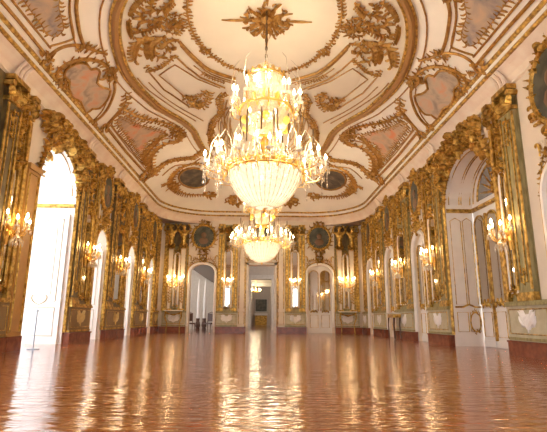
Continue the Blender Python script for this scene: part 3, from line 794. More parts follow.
CT = {
  'p1': [(4.5,8.72),(4.61,8.98),(4.82,9.35),(4.91,9.76),(5.01,10.08),(5.24,10.18),(5.34,9.93),(5.32,9.69),(5.32,9.26),(5.3,8.54),(5.23,8.2)],
  'p1_in': [(4.36,8.79),(4.45,9.06),(4.69,9.63),(4.89,10.4),(5.0,10.52),(5.42,10.4),(5.46,10.27),(5.48,8.29),(5.49,8.02)],
  'p1_side': [(4.2,8.87),(4.31,9.16),(4.49,9.49),(4.64,9.97),(4.75,10.41),(4.83,10.91)],
  'p1_out': [(5.63,7.89),(5.64,8.16),(5.62,9.18),(5.62,10.64)],
  'p1_arc': [(4.45,11.58),(4.66,11.27),(4.83,10.92),(5.02,10.72),(5.24,10.62),(5.46,10.63),(5.66,10.71)],
  'p2': [(4.84,12.21),(4.87,11.97),(4.99,11.91),(5.0,11.63),(5.13,11.44),(5.29,11.4),(5.47,11.44),(5.59,11.64),(5.58,11.96),(5.68,12.18),(5.77,12.63),(5.81,12.75),(5.68,13.07),(5.76,13.71),(5.56,13.7),(5.41,13.87),(5.11,13.68),(4.87,13.25),(5.0,13.48),(4.99,12.98),(5.05,12.59)],
  'p2_arch': [(4.59,12.45),(4.63,12.01),(4.74,11.71),(4.93,11.46),(5.15,11.32),(5.37,11.27),(5.6,11.33),(5.83,11.52),(5.98,11.85)],
  'p2_left': [(4.68,12.98),(4.86,13.61),(4.79,13.33),(5.02,13.79),(5.26,14.14),(5.48,14.32),(5.85,14.43)],
  'p2_base': [(6.03,11.93),(5.93,12.39),(5.93,13.43),(5.89,14.49)],
  'p3': [(4.02,17.46),(4.37,16.75),(4.7,16.14),(4.92,15.42),(5.05,14.97),(5.26,15.28),(5.28,16.19),(5.28,17.23),(5.29,18.39),(5.28,18.78),(4.98,18.0),(4.71,17.66),(4.44,17.7)],
  'p3_out': [(4.87,14.5),(5.22,14.8),(5.58,15.05),(5.59,17.59),(5.52,20.74)],
  'p3_top': [(4.88,14.55),(4.73,15.06),(4.5,15.74),(4.08,16.36),(3.71,16.94),(3.46,17.8),(3.54,18.52)],
  'p3_in': [(4.96,14.79),(5.42,15.16),(5.4,17.29),(5.42,19.39),(5.15,18.61),(4.83,18.06),(4.5,17.99),(4.14,18.03),(3.84,18.15)],
  'p3_spike': [(4.56,13.75),(4.65,14.19),(4.87,14.57)],
  'ring': [(3.56,9.49),(3.8,10.16),(4.01,10.9),(4.18,11.78),(4.24,12.68),(4.15,13.71),(3.96,14.71),(3.78,15.44),(3.19,16.86),(2.94,17.84),(2.9,18.66),(2.94,20.19)],
  'garl': [(1.95,9.73),(2.05,10.5),(1.92,11.03),(1.83,11.63),(1.48,12.42),(0.98,12.94),(0.59,13.18)],
  'l1': [(0.94,13.5),(1.71,13.01),(2.15,12.23),(2.43,11.5)],
  'l2': [(1.33,14.12),(2.09,13.44),(2.44,12.82),(2.68,12.23),(3.19,12.83),(3.61,12.92),(3.4,14.12),(2.77,15.56)],
  'l3': [(1.5,14.12),(2.19,13.56),(2.77,12.71),(3.36,13.22),(2.82,14.76)],
  'l4': [(1.04,13.8),(1.82,13.29),(2.19,12.75)],
  'l5': [(1.99,14.27),(2.23,14.71),(2.73,14.77),(2.81,14.94)],
  'wreath': [(2.36,10.29),(2.71,10.52),(2.77,10.93),(2.46,11.13),(2.21,10.85),(2.19,10.43),(2.36,10.29)],
  'wc': [(2.44,10.67)],
  's1': [(2.24,9.72),(2.49,9.98),(2.67,10.17),(2.81,10.11),(2.83,9.95),(2.71,9.77)],
  's2': [(2.83,9.67),(2.93,9.7),(3.27,10.05),(3.39,10.21)],
  's3': [(2.69,10.42),(2.96,10.59),(3.14,10.51),(3.18,10.32),(3.06,10.16),(2.99,10.23)],
  's4': [(2.77,10.66),(3.13,10.86),(3.39,10.95),(3.4,10.79)],
  's5': [(3.06,11.28),(3.43,11.34),(3.63,11.7),(3.81,12.14)],
  's6': [(2.76,11.23),(3.09,11.57),(3.21,11.99),(3.14,12.24),(3.0,12.14)],
  's7': [(3.19,11.37),(3.29,11.7),(3.39,12.18)],
  's8': [(2.41,11.43),(2.67,11.47),(2.88,11.75),(2.76,11.89),(2.65,11.72)],
  's9': [(3.5,10.37),(3.58,10.77),(3.62,11.09)],
  's10': [(2.66,12.16),(2.97,12.53),(3.25,12.73),(3.57,12.9),(3.59,12.52)],
  'n1': [(1.34,14.43),(1.6,15.0),(1.59,15.99),(1.94,16.68),(2.27,18.18),(2.29,19.94)],
  'n2': [(1.89,14.4),(2.16,15.38),(2.49,15.6),(2.59,14.81),(2.89,14.68)],
  'n3': [(1.32,15.02),(1.53,16.24),(1.54,17.67),(1.82,19.35),(1.72,21.05)],
  'n4': [(1.14,15.67),(1.37,17.18),(1.38,19.01)],
  'med': [(4.44,22.96),(4.49,23.57),(4.43,24.28),(4.25,24.85),(3.97,25.18),(3.65,25.27),(3.35,25.14),(3.13,24.84),(3.0,24.33),(2.98,23.63),(3.09,23.03),(3.28,22.56),(3.54,22.27),(3.82,22.14),(4.08,22.21),(4.3,22.5)],
  'm1': [(2.89,22.45),(3.41,21.72),(4.2,21.92),(4.79,23.11),(4.77,24.8),(4.29,25.71),(3.32,26.08)],
  'm2': [(4.79,23.11),(5.17,22.93)],
  'm3': [(2.93,20.11),(3.36,20.74),(3.95,20.54),(4.52,20.31),(5.15,20.6)],
  'm4': [(3.08,21.17),(3.66,21.7),(4.33,21.29),(5.03,21.8)],
  'f1': [(1.26,26.76),(1.67,26.47),(2.29,26.68)],
  'ros': [(0.06,10.53)],
  'low': [(3.96,17.65),(4.25,17.78),(4.54,18.16),(4.81,18.39),(5.12,18.99),(5.17,19.58)],
  'low2': [(3.31,21.06),(3.88,20.8),(4.56,20.57),(5.15,21.1),(5.59,21.17)],
  'low3': [(3.35,18.06),(3.73,18.66),(4.24,18.49),(4.78,18.96),(5.08,19.76),(5.23,21.16)],
}
# ------------------------------------------------------------------ far wall
HALF = {-1: 'left', 1: 'right'}
for s in (-1, 1):
    h = HALF[s]
    xs = (2.80, 4.28) if s > 0 else (-4.32, -2.84)
    o = (xs[0], xs[1], 3.55, .5)
    overdoor('F', FF, o, 'white and gilt arched surround round the %s' % ('closed mirrored door on the right of the far wall' if s > 0 else 'open doorway on the left of the far wall'), 80 + s, True)
    medallion('F', FF, (xs[0] + xs[1]) / 2, 5.72, .62, .66, 'dark oval portrait in gilt frame over the %s doorway of the far wall' % h, 90 + s)
    # pair of narrow pilasters with a mirror between them
    inner = 'far wall, %s pier beside central doorway' % h
    for i, (p, q) in enumerate(((1.50, 1.74), (2.32, 2.60))):
        a0, a1 = sorted((s * p, s * q))
        pilaster('F', FF, a0, a1, 'narrow olive-gold pilaster, %s side of mirror, %s' % ('inner' if i == 0 else 'outer', inner))
    a0, a1 = sorted((s * 1.78, s * 2.28))
    pier_mirror('F', FF, a0, a1, 'slim mirror, %s' % inner, 1.45, 4.9)
    garland('F', FF, s * 2.03, 5.0, 6.2, .28, 'gilt hanging garland above the mirror, %s' % inner, 44 + s)
    a0, a1 = sorted((s * 1.42, s * 2.66)); dado('F', FF, a0, a1, 'olive dado with white shell, %s' % inner)
    a0, a1 = sorted((s * .96, s * 1.40)); pn = empty('cream_panel', FF((a0 + a1) / 2, .35, 0), 'tall cream panel outlined in gold beside the central doorway, %s side' % h, 'wall panel')
    MB().box(FF, a0, a1, .34, 6.3, 0, .04).build('field', CREAM, pn)
    MB().tube(n3([(a0 + .06, 1.4), (a1 - .06, 1.4), (a1 - .06, 6.1), (a0 + .06, 6.1)], .045), .022, 5, fr=FF, closed=True).tube(n3([(a0 + .06, .5), (a1 - .06, .5), (a1 - .06, 1.2), (a0 + .06, 1.2)], .045), .018, 5, fr=FF, closed=True).build('gilt_line', GILT, pn)
    for lo, hi, wh in ((1.44, 2.66, inner), (4.46, 5.72, 'far wall, %s corner pier' % h)):
        b0, b1 = sorted((s * lo, s * hi)); pn = empty('pier_backboard', FF((b0 + b1) / 2, 1.25, 0), 'olive backing panel with gilt ribs, %s' % wh, 'wall panel')
        MB().box(FF, b0, b1, 1.25, 5.1 if lo > 4 else 6.5, 0, .015).build('field', OLIVE, pn)
        for x in (b0 + .03, b1 - .03) + (((b0 + b1) / 2 - .24, (b0 + b1) / 2 + .24) if lo < 2 else ()): MB().box(FF, x - .022, x + .022, 1.3, 5.1 if lo > 4 else 6.3, .015, .06).build('rib', GILT, pn)
    sconce(FF(s * 2.03, 2.95, .06), 0, 'lit crystal sconce, %s' % inner, 16, .75)
    # corner pier: two herm pilasters carrying gilt figures
    outer = 'far wall, %s corner pier' % h
    for i, (p, q) in enumerate(((4.60, 4.92), (5.34, 5.66))):
        a0, a1 = sorted((s * p, s * q)); c = (a0 + a1) / 2
        e = empty('herm_pilaster', FF(c, 1.25, 0), 'tapering cream pilaster under %s gilt figure, %s' % (('inner', 'outer')[i], outer), 'pilaster')
        MB().prism(FF, [(c - .10, 1.35), (c + .10, 1.35), (c + .17, 5.2), (c - .17, 5.2)], 0, .16).build('shaft', CREAM, e)
        g = MB()
        for d in (-1, 1): g.tube([(c + d * .09, 1.35, .17), (c + d * .16, 5.2, .17)], .022, 5, fr=FF)
        g.box(FF, c - .18, c + .18, 1.24, 1.36, 0, .2); g.box(FF, c - .2, c + .2, 5.16, 5.26, 0, .3)
        g.rocaille(FF, [(c, 1.7), (c, 3.2)], .2, rnd, .06, n0=.16); g.build('gilt_mounts', GILT, e)
    a0, a1 = sorted((s * 4.96, s * 5.30)); pier_mirror('F', FF, a0, a1, 'slim mirror between the two herms, %s' % outer, 1.45, 4.7)
    a0, a1 = sorted((s * 4.48, s * 5.70)); tag(MB().box(FF, a0, a1, 5.1, 6.5, .0, .03).build('shadow_panel', OLIVE_SHADE), 'dark olive panel behind the pair of gilt figures, %s' % outer, 'wall panel')  # dark sheet added as the shaded backdrop of the gilt figures
    a0, a1 = sorted((s * 4.46, s * 5.86)); dado('F', FF, a0, a1, 'olive dado with white festoon, %s' % outer)
    sconce(FF(s * 5.13, 2.95, .15), 0, 'lit crystal sconce between the herms, %s' % outer, 30, 1.1)
    a0, a1 = sorted((s * 5.72, s * 5.92)); pilaster('F', FF, a0, a1, 'slim gilt column at the very corner, %s' % outer, big=False)
    # marble console shelf
    e = empty('console_table', (s * 5.13, WY - .15, .0), 'shallow gilt console shelf against the dado, %s' % outer, 'console table')
    t = MB(); t.box(FF, s * 5.13 - .55, s * 5.13 + .55, 1.22, 1.27, .18, .48); t.build('top', mat_once('white_marble', (.8, .76, .68), .25), e)
    for d in (-1, 1): MB().tube([(s * 5.13 + d * .45, 1.22, .42), (s * 5.13 + d * .48, .9, .46), (s * 5.13 + d * .36, .5, .32), (s * 5.13 + d * .4, .02, .38)], [.04, .05, .03, .035], 6, fr=FF).build('leg', GILT, e)
    MB().tube([(s * 5.13 - .48, 1.15, .42), (s * 5.13 - .2, 1.05, .44), (s * 5.13, 1.0, .45), (s * 5.13 + .2, 1.05, .44), (s * 5.13 + .48, 1.15, .42)], .035, 6, fr=FF).build('apron', GILT, e)
# central doorway case
e = empty('door_surround', FF(0, 0, 0), 'tall grey-white stone surround of the open central doorway in the far wall', 'door surround')
m = MB(); m.box(FF, -.92, -.78, 0, 4.14, 0, .1); m.box(FF, .78, .92, 0, 4.14, 0, .1); m.box(FF, -.92, .92, 4.0, 4.14, 0, .1); m.build('case', STONE, e)
g = MB(); g.tube(n3([(-.95, 0.02), (-.95, 4.18), (.95, 4.18), (.95, .02)], .05), .035, 5, fr=FF); g.rocaille(FF, arch(-.9, .9, 4.25, .55, 10), .26, rnd, .1); g.cluster(FF, 0, 4.75, .35, .25, 18, rnd, .3, .12); g.build('gilt_crest', GILT, e)
medallion('F', FF, 0, 5.72, .6, .62, 'dark oval portrait over the central doorway of the far wall, behind the chandelier', 99)

# ------------------------------------------------------------------ gilt atlas figures holding up the cornice
def make_atlas():
    e = empty('atlas_figure', (0, 0, 0))
    V = dict(pel=(0, -.12, .10), waist=(0, -.16, .32), chest=(0, -.20, .58), neck=(0, -.24, .76), head=(.01, -.27, .88), crown=(.01, -.27, .98),
             lsh=(-.17, -.2, .68), lel=(-.36, -.22, .80), lwr=(-.24, -.16, 1.02), lha=(-.14, -.14, 1.10),
             rsh=(.17, -.2, .68), rel=(.37, -.24, .74), rwr=(.30, -.18, .98), rha=(.20, -.14, 1.08), tail=(0, -.1, -.06))
    Rr = dict(pel=.15, waist=.125, chest=.165, neck=.065, head=.10, crown=.07, lsh=.085, lel=.06, lwr=.045, lha=.05, rsh=.085, rel=.06, rwr=.045, rha=.05, tail=.12)
    E = [('pel', 'waist'), ('waist', 'chest'), ('chest', 'neck'), ('neck', 'head'), ('head', 'crown'), ('chest', 'lsh'), ('lsh', 'lel'), ('lel', 'lwr'), ('lwr', 'lha'), ('chest', 'rsh'), ('rsh', 'rel'), ('rel', 'rwr'), ('rwr', 'rha'), ('pel', 'tail')]
    K = list(V); me = bpy.data.meshes.new('body'); me.from_pydata([V[k] for k in K], [(K.index(a), K.index(b)) for a, b in E], [])
    o = bpy.data.objects.new('body', me); COL.objects.link(o); o.parent = e
    o.modifiers.new('s', 'SKIN'); sd = o.modifiers.new('u', 'SUBSURF'); sd.levels = 1; sd.render_levels = 1
    for i, k in enumerate(K): me.skin_vertices[0].data[i].radius = (Rr[k], Rr[k] * .9); me.skin_vertices[0].data[i].use_root = k == 'pel'
    me.materials.append(GILT)
    F = lambda a, b, n: (a, -n, b)
    h = MB(); h.blob((.01, -.25, .95), .10, .10, .08); [h.leaf(F, .01, .9, PI / 2 + q, .16, .08, q, .04, .33) for q in (-.9, 0, .9)]; h.build('hair', GILT, e)
    f = MB(); f.blob((.01, -.36, .88), .016, .03, .03); f.blob((-.03, -.345, .91), .016, .012, .012); f.blob((.05, -.345, .91), .016, .012, .012); f.blob((.01, -.345, .835), .03, .014, .01); f.build('face', GILT, e)
    d = MB()
    for q in (-1.1, -.6, -.2, .2, .6, 1.1): d.leaf(F, q * .1, .12, -PI / 2 + q * .4, .34, .12, -q * .6, .1, .16)
    d.build('drapery', GILT, e)
    return e
AT = make_atlas()
for i, (x, lab) in enumerate(((-5.5, 'outer gilt figure with raised arms under the cornice, left corner of the far wall'), (-4.76, 'inner gilt figure with raised arms under the cornice, left corner of the far wall'),
                              (4.76, 'inner gilt figure with raised arms under the cornice, right corner of the far wall'), (5.5, 'outer gilt figure with raised arms under the cornice, right corner of the far wall'))):
    o = AT if i == 0 else copy_tree(AT)
    o.location = (x, WY - .14, 5.13); o.scale = (1.2 if i % 2 else -1.2, 1.2, 1.22); tag(o, lab, 'statue')

# console table by the right wall
e = empty('console_table', FR(20.0, 0, .3), 'white-topped dark-legged console table by right wall, between first and second small doors', 'console table')
MB().box(FR, 19.5, 20.5, 1.04, 1.09, .22, .62).build('top', mat_once('white_marble', (.8, .76, .68), .25), e)
MB().box(FR, 19.55, 20.45, .9, 1.04, .25, .58).build('apron', GILT, e)
for a in (19.6, 20.4):
    for n in (.28, .54): MB().tube([(a, .95, n), (a, .6, n + .03), (a, .02, n)], [.04, .025, .03], 6, fr=FR).build('leg', DARKW, e)

# ------------------------------------------------------------------ chandeliers
def shell(prof, seg=32, c=(0, 0, 0)):
    m = MB(); vs = [(c[0] + r * math.cos(2 * PI * j / seg), c[1] + r * math.sin(2 * PI * j / seg), c[2] + z) for r, z in prof for j in range(seg)]
    m.add(vs, [(i * seg + j, i * seg + (j + 1) % seg, (i + 1) * seg + (j + 1) % seg, (i + 1) * seg + j) for i in range(len(prof) - 1) for j in range(seg)])
    return m
def ringm(m, r, z, t, seg=36): return m.tube([(r * math.cos(2 * PI * j / seg), r * math.sin(2 * PI * j / seg), z) for j in range(seg)], t, 6, closed=True)
def make_chandelier():
    e = empty('crystal_chandelier', (0, 0, 0))
    st = MB().lathe((0, 0, 0), [(.03, .15), (.05, .4), (.04, 1.1), (.10, 1.3), (.04, 1.5), (.12, 1.9), (.04, 2.2), (.09, 2.6), (.05, 2.9), (.10, 3.2), (.04, 3.5), (.12, 3.85), (.05, 3.98), (.02, 4.05)], 12); st.build('stem', BRASS, e, True)
    bowl = shell([(.02, 0), (.2, .03), (.38, .12), (.54, .3), (.66, .5), (.75, .72), (.82, .95), (.86, 1.12)]).build('crystal_bowl', CRYSTAL, e)
    g = MB(); g.lathe((0, 0, 0), [(.005, -.1), (.05, -.05), (.03, 0), (.08, .03)], 10); g.build('finial', BRASS, bowl)
    n = MB()
    for k in range(36):
        an = 2 * PI * k / 36; P = [(r * 1.015 * math.cos(an), r * 1.015 * math.sin(an), z) for r, z in ((.2, .03), (.29, .075), (.38, .12), (.46, .21), (.54, .3), (.60, .4), (.66, .5), (.705, .61), (.75, .72), (.785, .83), (.82, .95), (.86, 1.12))]
        n.tube(P, [.006 if i % 2 else .016 for i in range(12)], 4)
    n.build('bead_net', CRYSTALB, bowl)
    rr_ = MB(); ringm(rr_, .86, 1.30, .02); rr_.build('gilt_ring', BRASS, e)
    r1 = MB(); ringm(r1, .88, 1.16, .035)
    for k in range(28):
        an = 2 * PI * k / 28; c, s = math.cos(an), math.sin(an)
        F = (lambda c, s: lambda a, b, n_: (c * (.86 + n_) - s * a, s * (.86 + n_) + c * a, b))(c, s)
        r1.leaf(F, 0, 1.18, PI / 2, .2, .16, .0, .05)
    r1.build('gilt_ring', BRASS, e)
    b2 = shell([(.08, 2.08), (.28, 2.14), (.46, 2.28), (.57, 2.48), (.62, 2.75)], 28).build('crystal_basket', BASKET, e)
    for a_, b_ in ((.63, 2.78), (.30, 2.0)):
        r2 = MB(); ringm(r2, a_, b_, .03); r2.build('gilt_ring', BRASS, e)
    b3 = shell([(.22, 2.85), (.30, 3.0), (.40, 3.25), (.44, 3.5)], 24).build('crystal_basket', BASKET, e)
    r3 = MB(); ringm(r3, .45, 3.54, .025); pass
    for k in range(16):
        an = 2 * PI * k / 16; c, s = math.cos(an), math.sin(an); F = (lambda c, s: lambda a, b, n_: (c * (.44 + n_) - s * a, s * (.44 + n_) + c * a, b))(c, s); r3.leaf(F, 0, 3.54, PI / 2, .14, .12, 0, .04)
    r3.build('gilt_crown', BRASS, e)
    shell([(.45, 3.56), (.40, 3.68), (.26, 3.82), (.12, 3.9)], 24).build('crystal_dome', BASKET, e)
    for z, r in ((2.4, .56), (3.05, .33)):
        for k in range(6):
            an = PI / 6 + 2 * PI * k / 6; MB().blob((r * math.cos(an), r * math.sin(an), z), .09, .09, .11).build('amber_medallion', mat_once('amber_gilt', (.95, .62, .12), .3), e)
    def arm(an, r0, z0, r1, z1, dip, bulb=True):
        c, s = math.cos(an), math.sin(an)
        MB().tube([(c * r, s * r, z) for r, z in ((r0, z0), (r0 + (r1 - r0) * .3, z0 - dip), (r0 + (r1 - r0) * .75, z0 - dip * .6), (r1, z1 - .06), (r1, z1))], .014, 5).build('arm', BRASS, e)
        x, y = c * r1, s * r1
        cd = MB().lathe((x, y, z1), [(.015, 0), (.075, .03), (.08, .045), (.02, .05), (.024, .2), (.018, .21)], 8).build('candle', CANDLE, e)
        MB().lathe((x, y, z1 + .21), [(.012, 0), (.038, .04), (.03, .09), (.004, .15)], 8).build('bulb', FLAME, cd)
        d = MB()
        for j in range(6):
            q = j * PI / 3; dx = x + .08 * math.cos(q); dy = y + .08 * math.sin(q)
            d.tube([(dx, dy, z1 + .02), (dx, dy, z1 - .06), (dx, dy, z1 - .13), (dx, dy, z1 - .17)], [.004, .010, .018, .003], 4)
        d.build('crystal_drops', CRYSTALB, cd)
    for k in range(28):
        an = 2 * PI * (k + .25) / 28; arm(an, .88, 1.18, 1.42 if k % 2 else 1.12, 1.22 if k % 2 else 1.42, .2)
    for k in range(16):
        an = 2 * PI * (k + .25) / 16; arm(an, .60, 2.76, .86 if k % 2 else .70, 2.84 if k % 2 else 2.98, .16)
    for k in range(20):
        an = 2 * PI * (k + .5) / 20; r = (.60, .92, .60, 1.14)[k % 4]; z0_, z1_ = ((2.0, 2.56), (1.6, 2.22))[k % 2]; c, s = math.cos(an) * r, math.sin(an) * r
        rd = MB(); rd.tube([(c, s, z0_), (c, s, z0_ + .04), (c, s, z1_), (c, s, z1_ + .04)], [.004, .02, .02, .004], 5)
        rd.build('tall_rod', DARKBR, e)
    for k in range(18):
        an = 2 * PI * k / 18; c, s = math.cos(an), math.sin(an)
        MB().tube([(c * .9, s * .9, 1.25), (c * 1.0, s * 1.0, 1.75), (c * 1.16, s * 1.16, 1.95), (c * 1.3, s * 1.3, 1.7), (c * 1.32, s * 1.32, 1.5), (c * 1.32, s * 1.32, 1.1)], [.006, .010, .009, .010, .018, .003], 5).build('crystal_spray', CRYSTALB, e)
    for k in range(10):
        an = 2 * PI * (k + .5) / 10; c, s = math.cos(an) * .58, math.sin(an) * .58
        MB().tube([(c * 1.05, s * 1.05, 2.8), (c * 1.5, s * 1.5, 3.25), (c * 1.35, s * 1.35, 3.75), (c * 1.1, s * 1.1, 3.95)], [.016, .010, .008, .003], 4).build('crystal_spray', CRYSTALB, e)
    def strand(P0, P1, sag, n_=16):
        return MB().tube([tuple(P0[i] + (P1[i] - P0[i]) * t / n_ - (sag * 4 * (t / n_) * (1 - t / n_) if i == 2 else 0) for i in range(3)) for t in range(n_ + 1)], [.004 if t % 2 else .015 for t in range(n_ + 1)], 4)
    for k in range(20):
        an = 2 * PI * k / 20; c, s = math.cos(an), math.sin(an)
        strand((c * .45, s * .45, 3.52), (c * .63, s * .63, 2.8), .12, 12).build('crystal_strand', CRYSTALB, e)
        strand((c * .60, s * .60, 1.75), (c * .88, s * .88, 1.22), .12, 10).build('crystal_strand', CRYSTALB, e)
    for k in range(28):
        a = 2 * PI * (k + .25) / 28; b = 2 * PI * (k + 1.25) / 28; r = 1.42 if k % 2 else 1.12; r2_ = 1.12 if k % 2 else 1.42
        strand((r * math.cos(a), r * math.sin(a), 1.2 if k % 2 else 1.4), (r2_ * math.cos(b), r2_ * math.sin(b), 1.4 if k % 2 else 1.2), .16, 10).build('crystal_strand', CRYSTALB, e)
    for k in range(28):
        an = 2 * PI * (k + .25) / 28; r = 1.44 if k % 2 else 1.14; c, s = math.cos(an) * r, math.sin(an) * r; z = 1.18 if k % 2 else 1.38
        MB().tube([(c, s, z - .02 - .05 * j) for j in range(9)] + [(c, s, z - .52), (c, s, z - .58)], [.004, .014] * 4 + [.004, .026, .003], 5).build('crystal_pendant', CRYSTALB, e)
    ch = MB()
    for k in range(14):
        z = 4.06 + k * .09
        ch.tube([(.028 * math.cos(q * PI / 4) * (1 if k % 2 else .2), .028 * math.cos(q * PI / 4) * (.2 if k % 2 else 1), z + .055 * math.sin(q * PI / 4)) for q in range(8)], .009, 4, closed=True)
    ch.tube([(0, 0, 4.0), (0, 0, 5.25)], .012, 5); ch.build('chain', DARKBR, e)
    ks = [(-1, -1), (0, 0), (1.16, .86), (2.78, 2.45), (3.54, 3.3), (4.05, 3.8), (5.3, 5.3)]
    def zm(z):
        for (a, b), (c, d) in zip(ks, ks[1:]):
            if z <= c: return b + (d - b) * (z - a) / (c - a)
        return z
    st_ = list(e.children)
    while st_:
        o = st_.pop(); st_ += list(o.children)
        for v in o.data.vertices: v.co.z = zm(v.co.z)
    return e
DARKBR = mat('dark_bronze', (.16, .10, .05), .4, .6)
CH = make_chandelier()
CHL = [(.05, 10.1, 3.27), (0., 20.3, 3.27)]
for i, p in enumerate(CHL):
    o = CH if i == 0 else copy_tree(CH)
    o.location = p; o.rotation_euler = (0, 0, i * .11)
    tag(o, ('large crystal chandelier in front, its bowl hanging highest in the view', 'farther crystal chandelier hanging lower in view before the far doorway')[i], 'chandelier')
WARM = (1., .82, .56)
for x, y, z in CHL + [(0, 1.5, 3.27)][:0]:
    lamp('bowl_lamp', (x, y, z + .55), 19, (1., .86, .68), .25)
    lamp('basket_lamp', (x, y, z + 1.5), 8, WARM, .2)
    lamp('crown_lamp', (x, y, z + 3.1), 14, WARM, .15)
    for q in range(4):
        an = q * PI / 2 + .4; lamp('candle_light', (x + 1.3 * math.cos(an), y + 1.3 * math.sin(an), z + 1.5), 62, WARM, .25)
    for q in range(2):
        an = q * PI + .9; lamp('candle_light', (x + .85 * math.cos(an), y + .85 * math.sin(an), z + 3.15), 40, WARM, .15)

# ------------------------------------------------------------------ ceiling decoration (plan coordinates on the vault)
def clampx(P, s=1): return [(s * max(-5.76, min(5.76, p[0])), p[1]) for p in P]
def ceil_patch(poly, n, cuts=2):
    bm = bmesh.new(); vs = [bm.verts.new((p[0], p[1], 0)) for p in poly]; f = bm.faces.new(vs)
    bmesh.ops.triangulate(bm, faces=[f])
    for _ in range(cuts): bmesh.ops.subdivide_edges(bm, edges=bm.edges[:], cuts=1, use_grid_fill=True)
    mb = MB(); vv = list(bm.verts); idx = {v: i for i, v in enumerate(vv)}; bnd = [e for e in bm.edges if e.is_boundary]
    k = len(vv); mb.v = [FC(v.co.x, v.co.y, n) for v in vv] + [FC(v.co.x, v.co.y, 0) for v in vv]
    mb.f = [tuple(idx[v] for v in f.verts) for f in bm.faces] + [(idx[e.verts[0]], idx[e.verts[1]], idx[e.verts[1]] + k, idx[e.verts[0]] + k) for e in bnd]
    bm.free(); return mb
def line(m, P, r, n=.02, k=3, closed=False, sm=True):
    Q = smooth_path(P, k, closed) if sm else P
    Q = dense(Q, .2) if not closed else Q
    return m.tube(n3(Q, n), r, 5, fr=FC, closed=closed)
def ctr(P): return sum(p[0] for p in P) / len(P), sum(p[1] for p in P) / len(P)
RH = CT['ring'][:-1] + [(2.72, 20.2), (2.1, 21.9), (1.2, 22.9)]
RH[0:3] = [(3.72, 10.0), (4.03, 10.9)]
NH = [(p[0], 26 - p[1]) for p in RH if p[1] > 16][::-1]
half_ = NH + RH
ringp = [(0, 26 - 23.2)] + half_ + [(0, 23.2)] + [(-x, y) for x, y in half_[::-1]]
rp = smooth_path(ringp, 3, True)
f = struct('ceiling', ceil_patch(rp, .03, 3), CEILIN)
e = empty('ceiling_ring', (0, 13, 8.5), 'huge gilt lobed moulding enclosing the centre of the ceiling', 'ceiling moulding')
m = MB(); m.tube(n3(rp, .05), .105, 8, fr=FC, closed=True); m.build('brown_roll', mat_once('bronze_gilt', (.36, .18, .055), .45), e)
m = MB()
def off(P, d):
    out = []
    for i in range(len(P)):
        a, b = P[i - 1], P[(i + 1) % len(P)]; t = math.hypot(b[0] - a[0], b[1] - a[1]) or 1
        out.append((P[i][0] + (b[1] - a[1]) / t * d, P[i][1] - (b[0] - a[0]) / t * d))
    return out
for d, r in ((-.12, .05), (.11, .04)): m.tube(n3(off(rp, d), .06), r, 6, fr=FC, closed=True)
m.build('gilt_bead', GILT, e)
m = MB(); m.tube(n3(off(rp, .36), .03), .024, 5, fr=FC, closed=True); m.build('outer_line', GILTC, e)

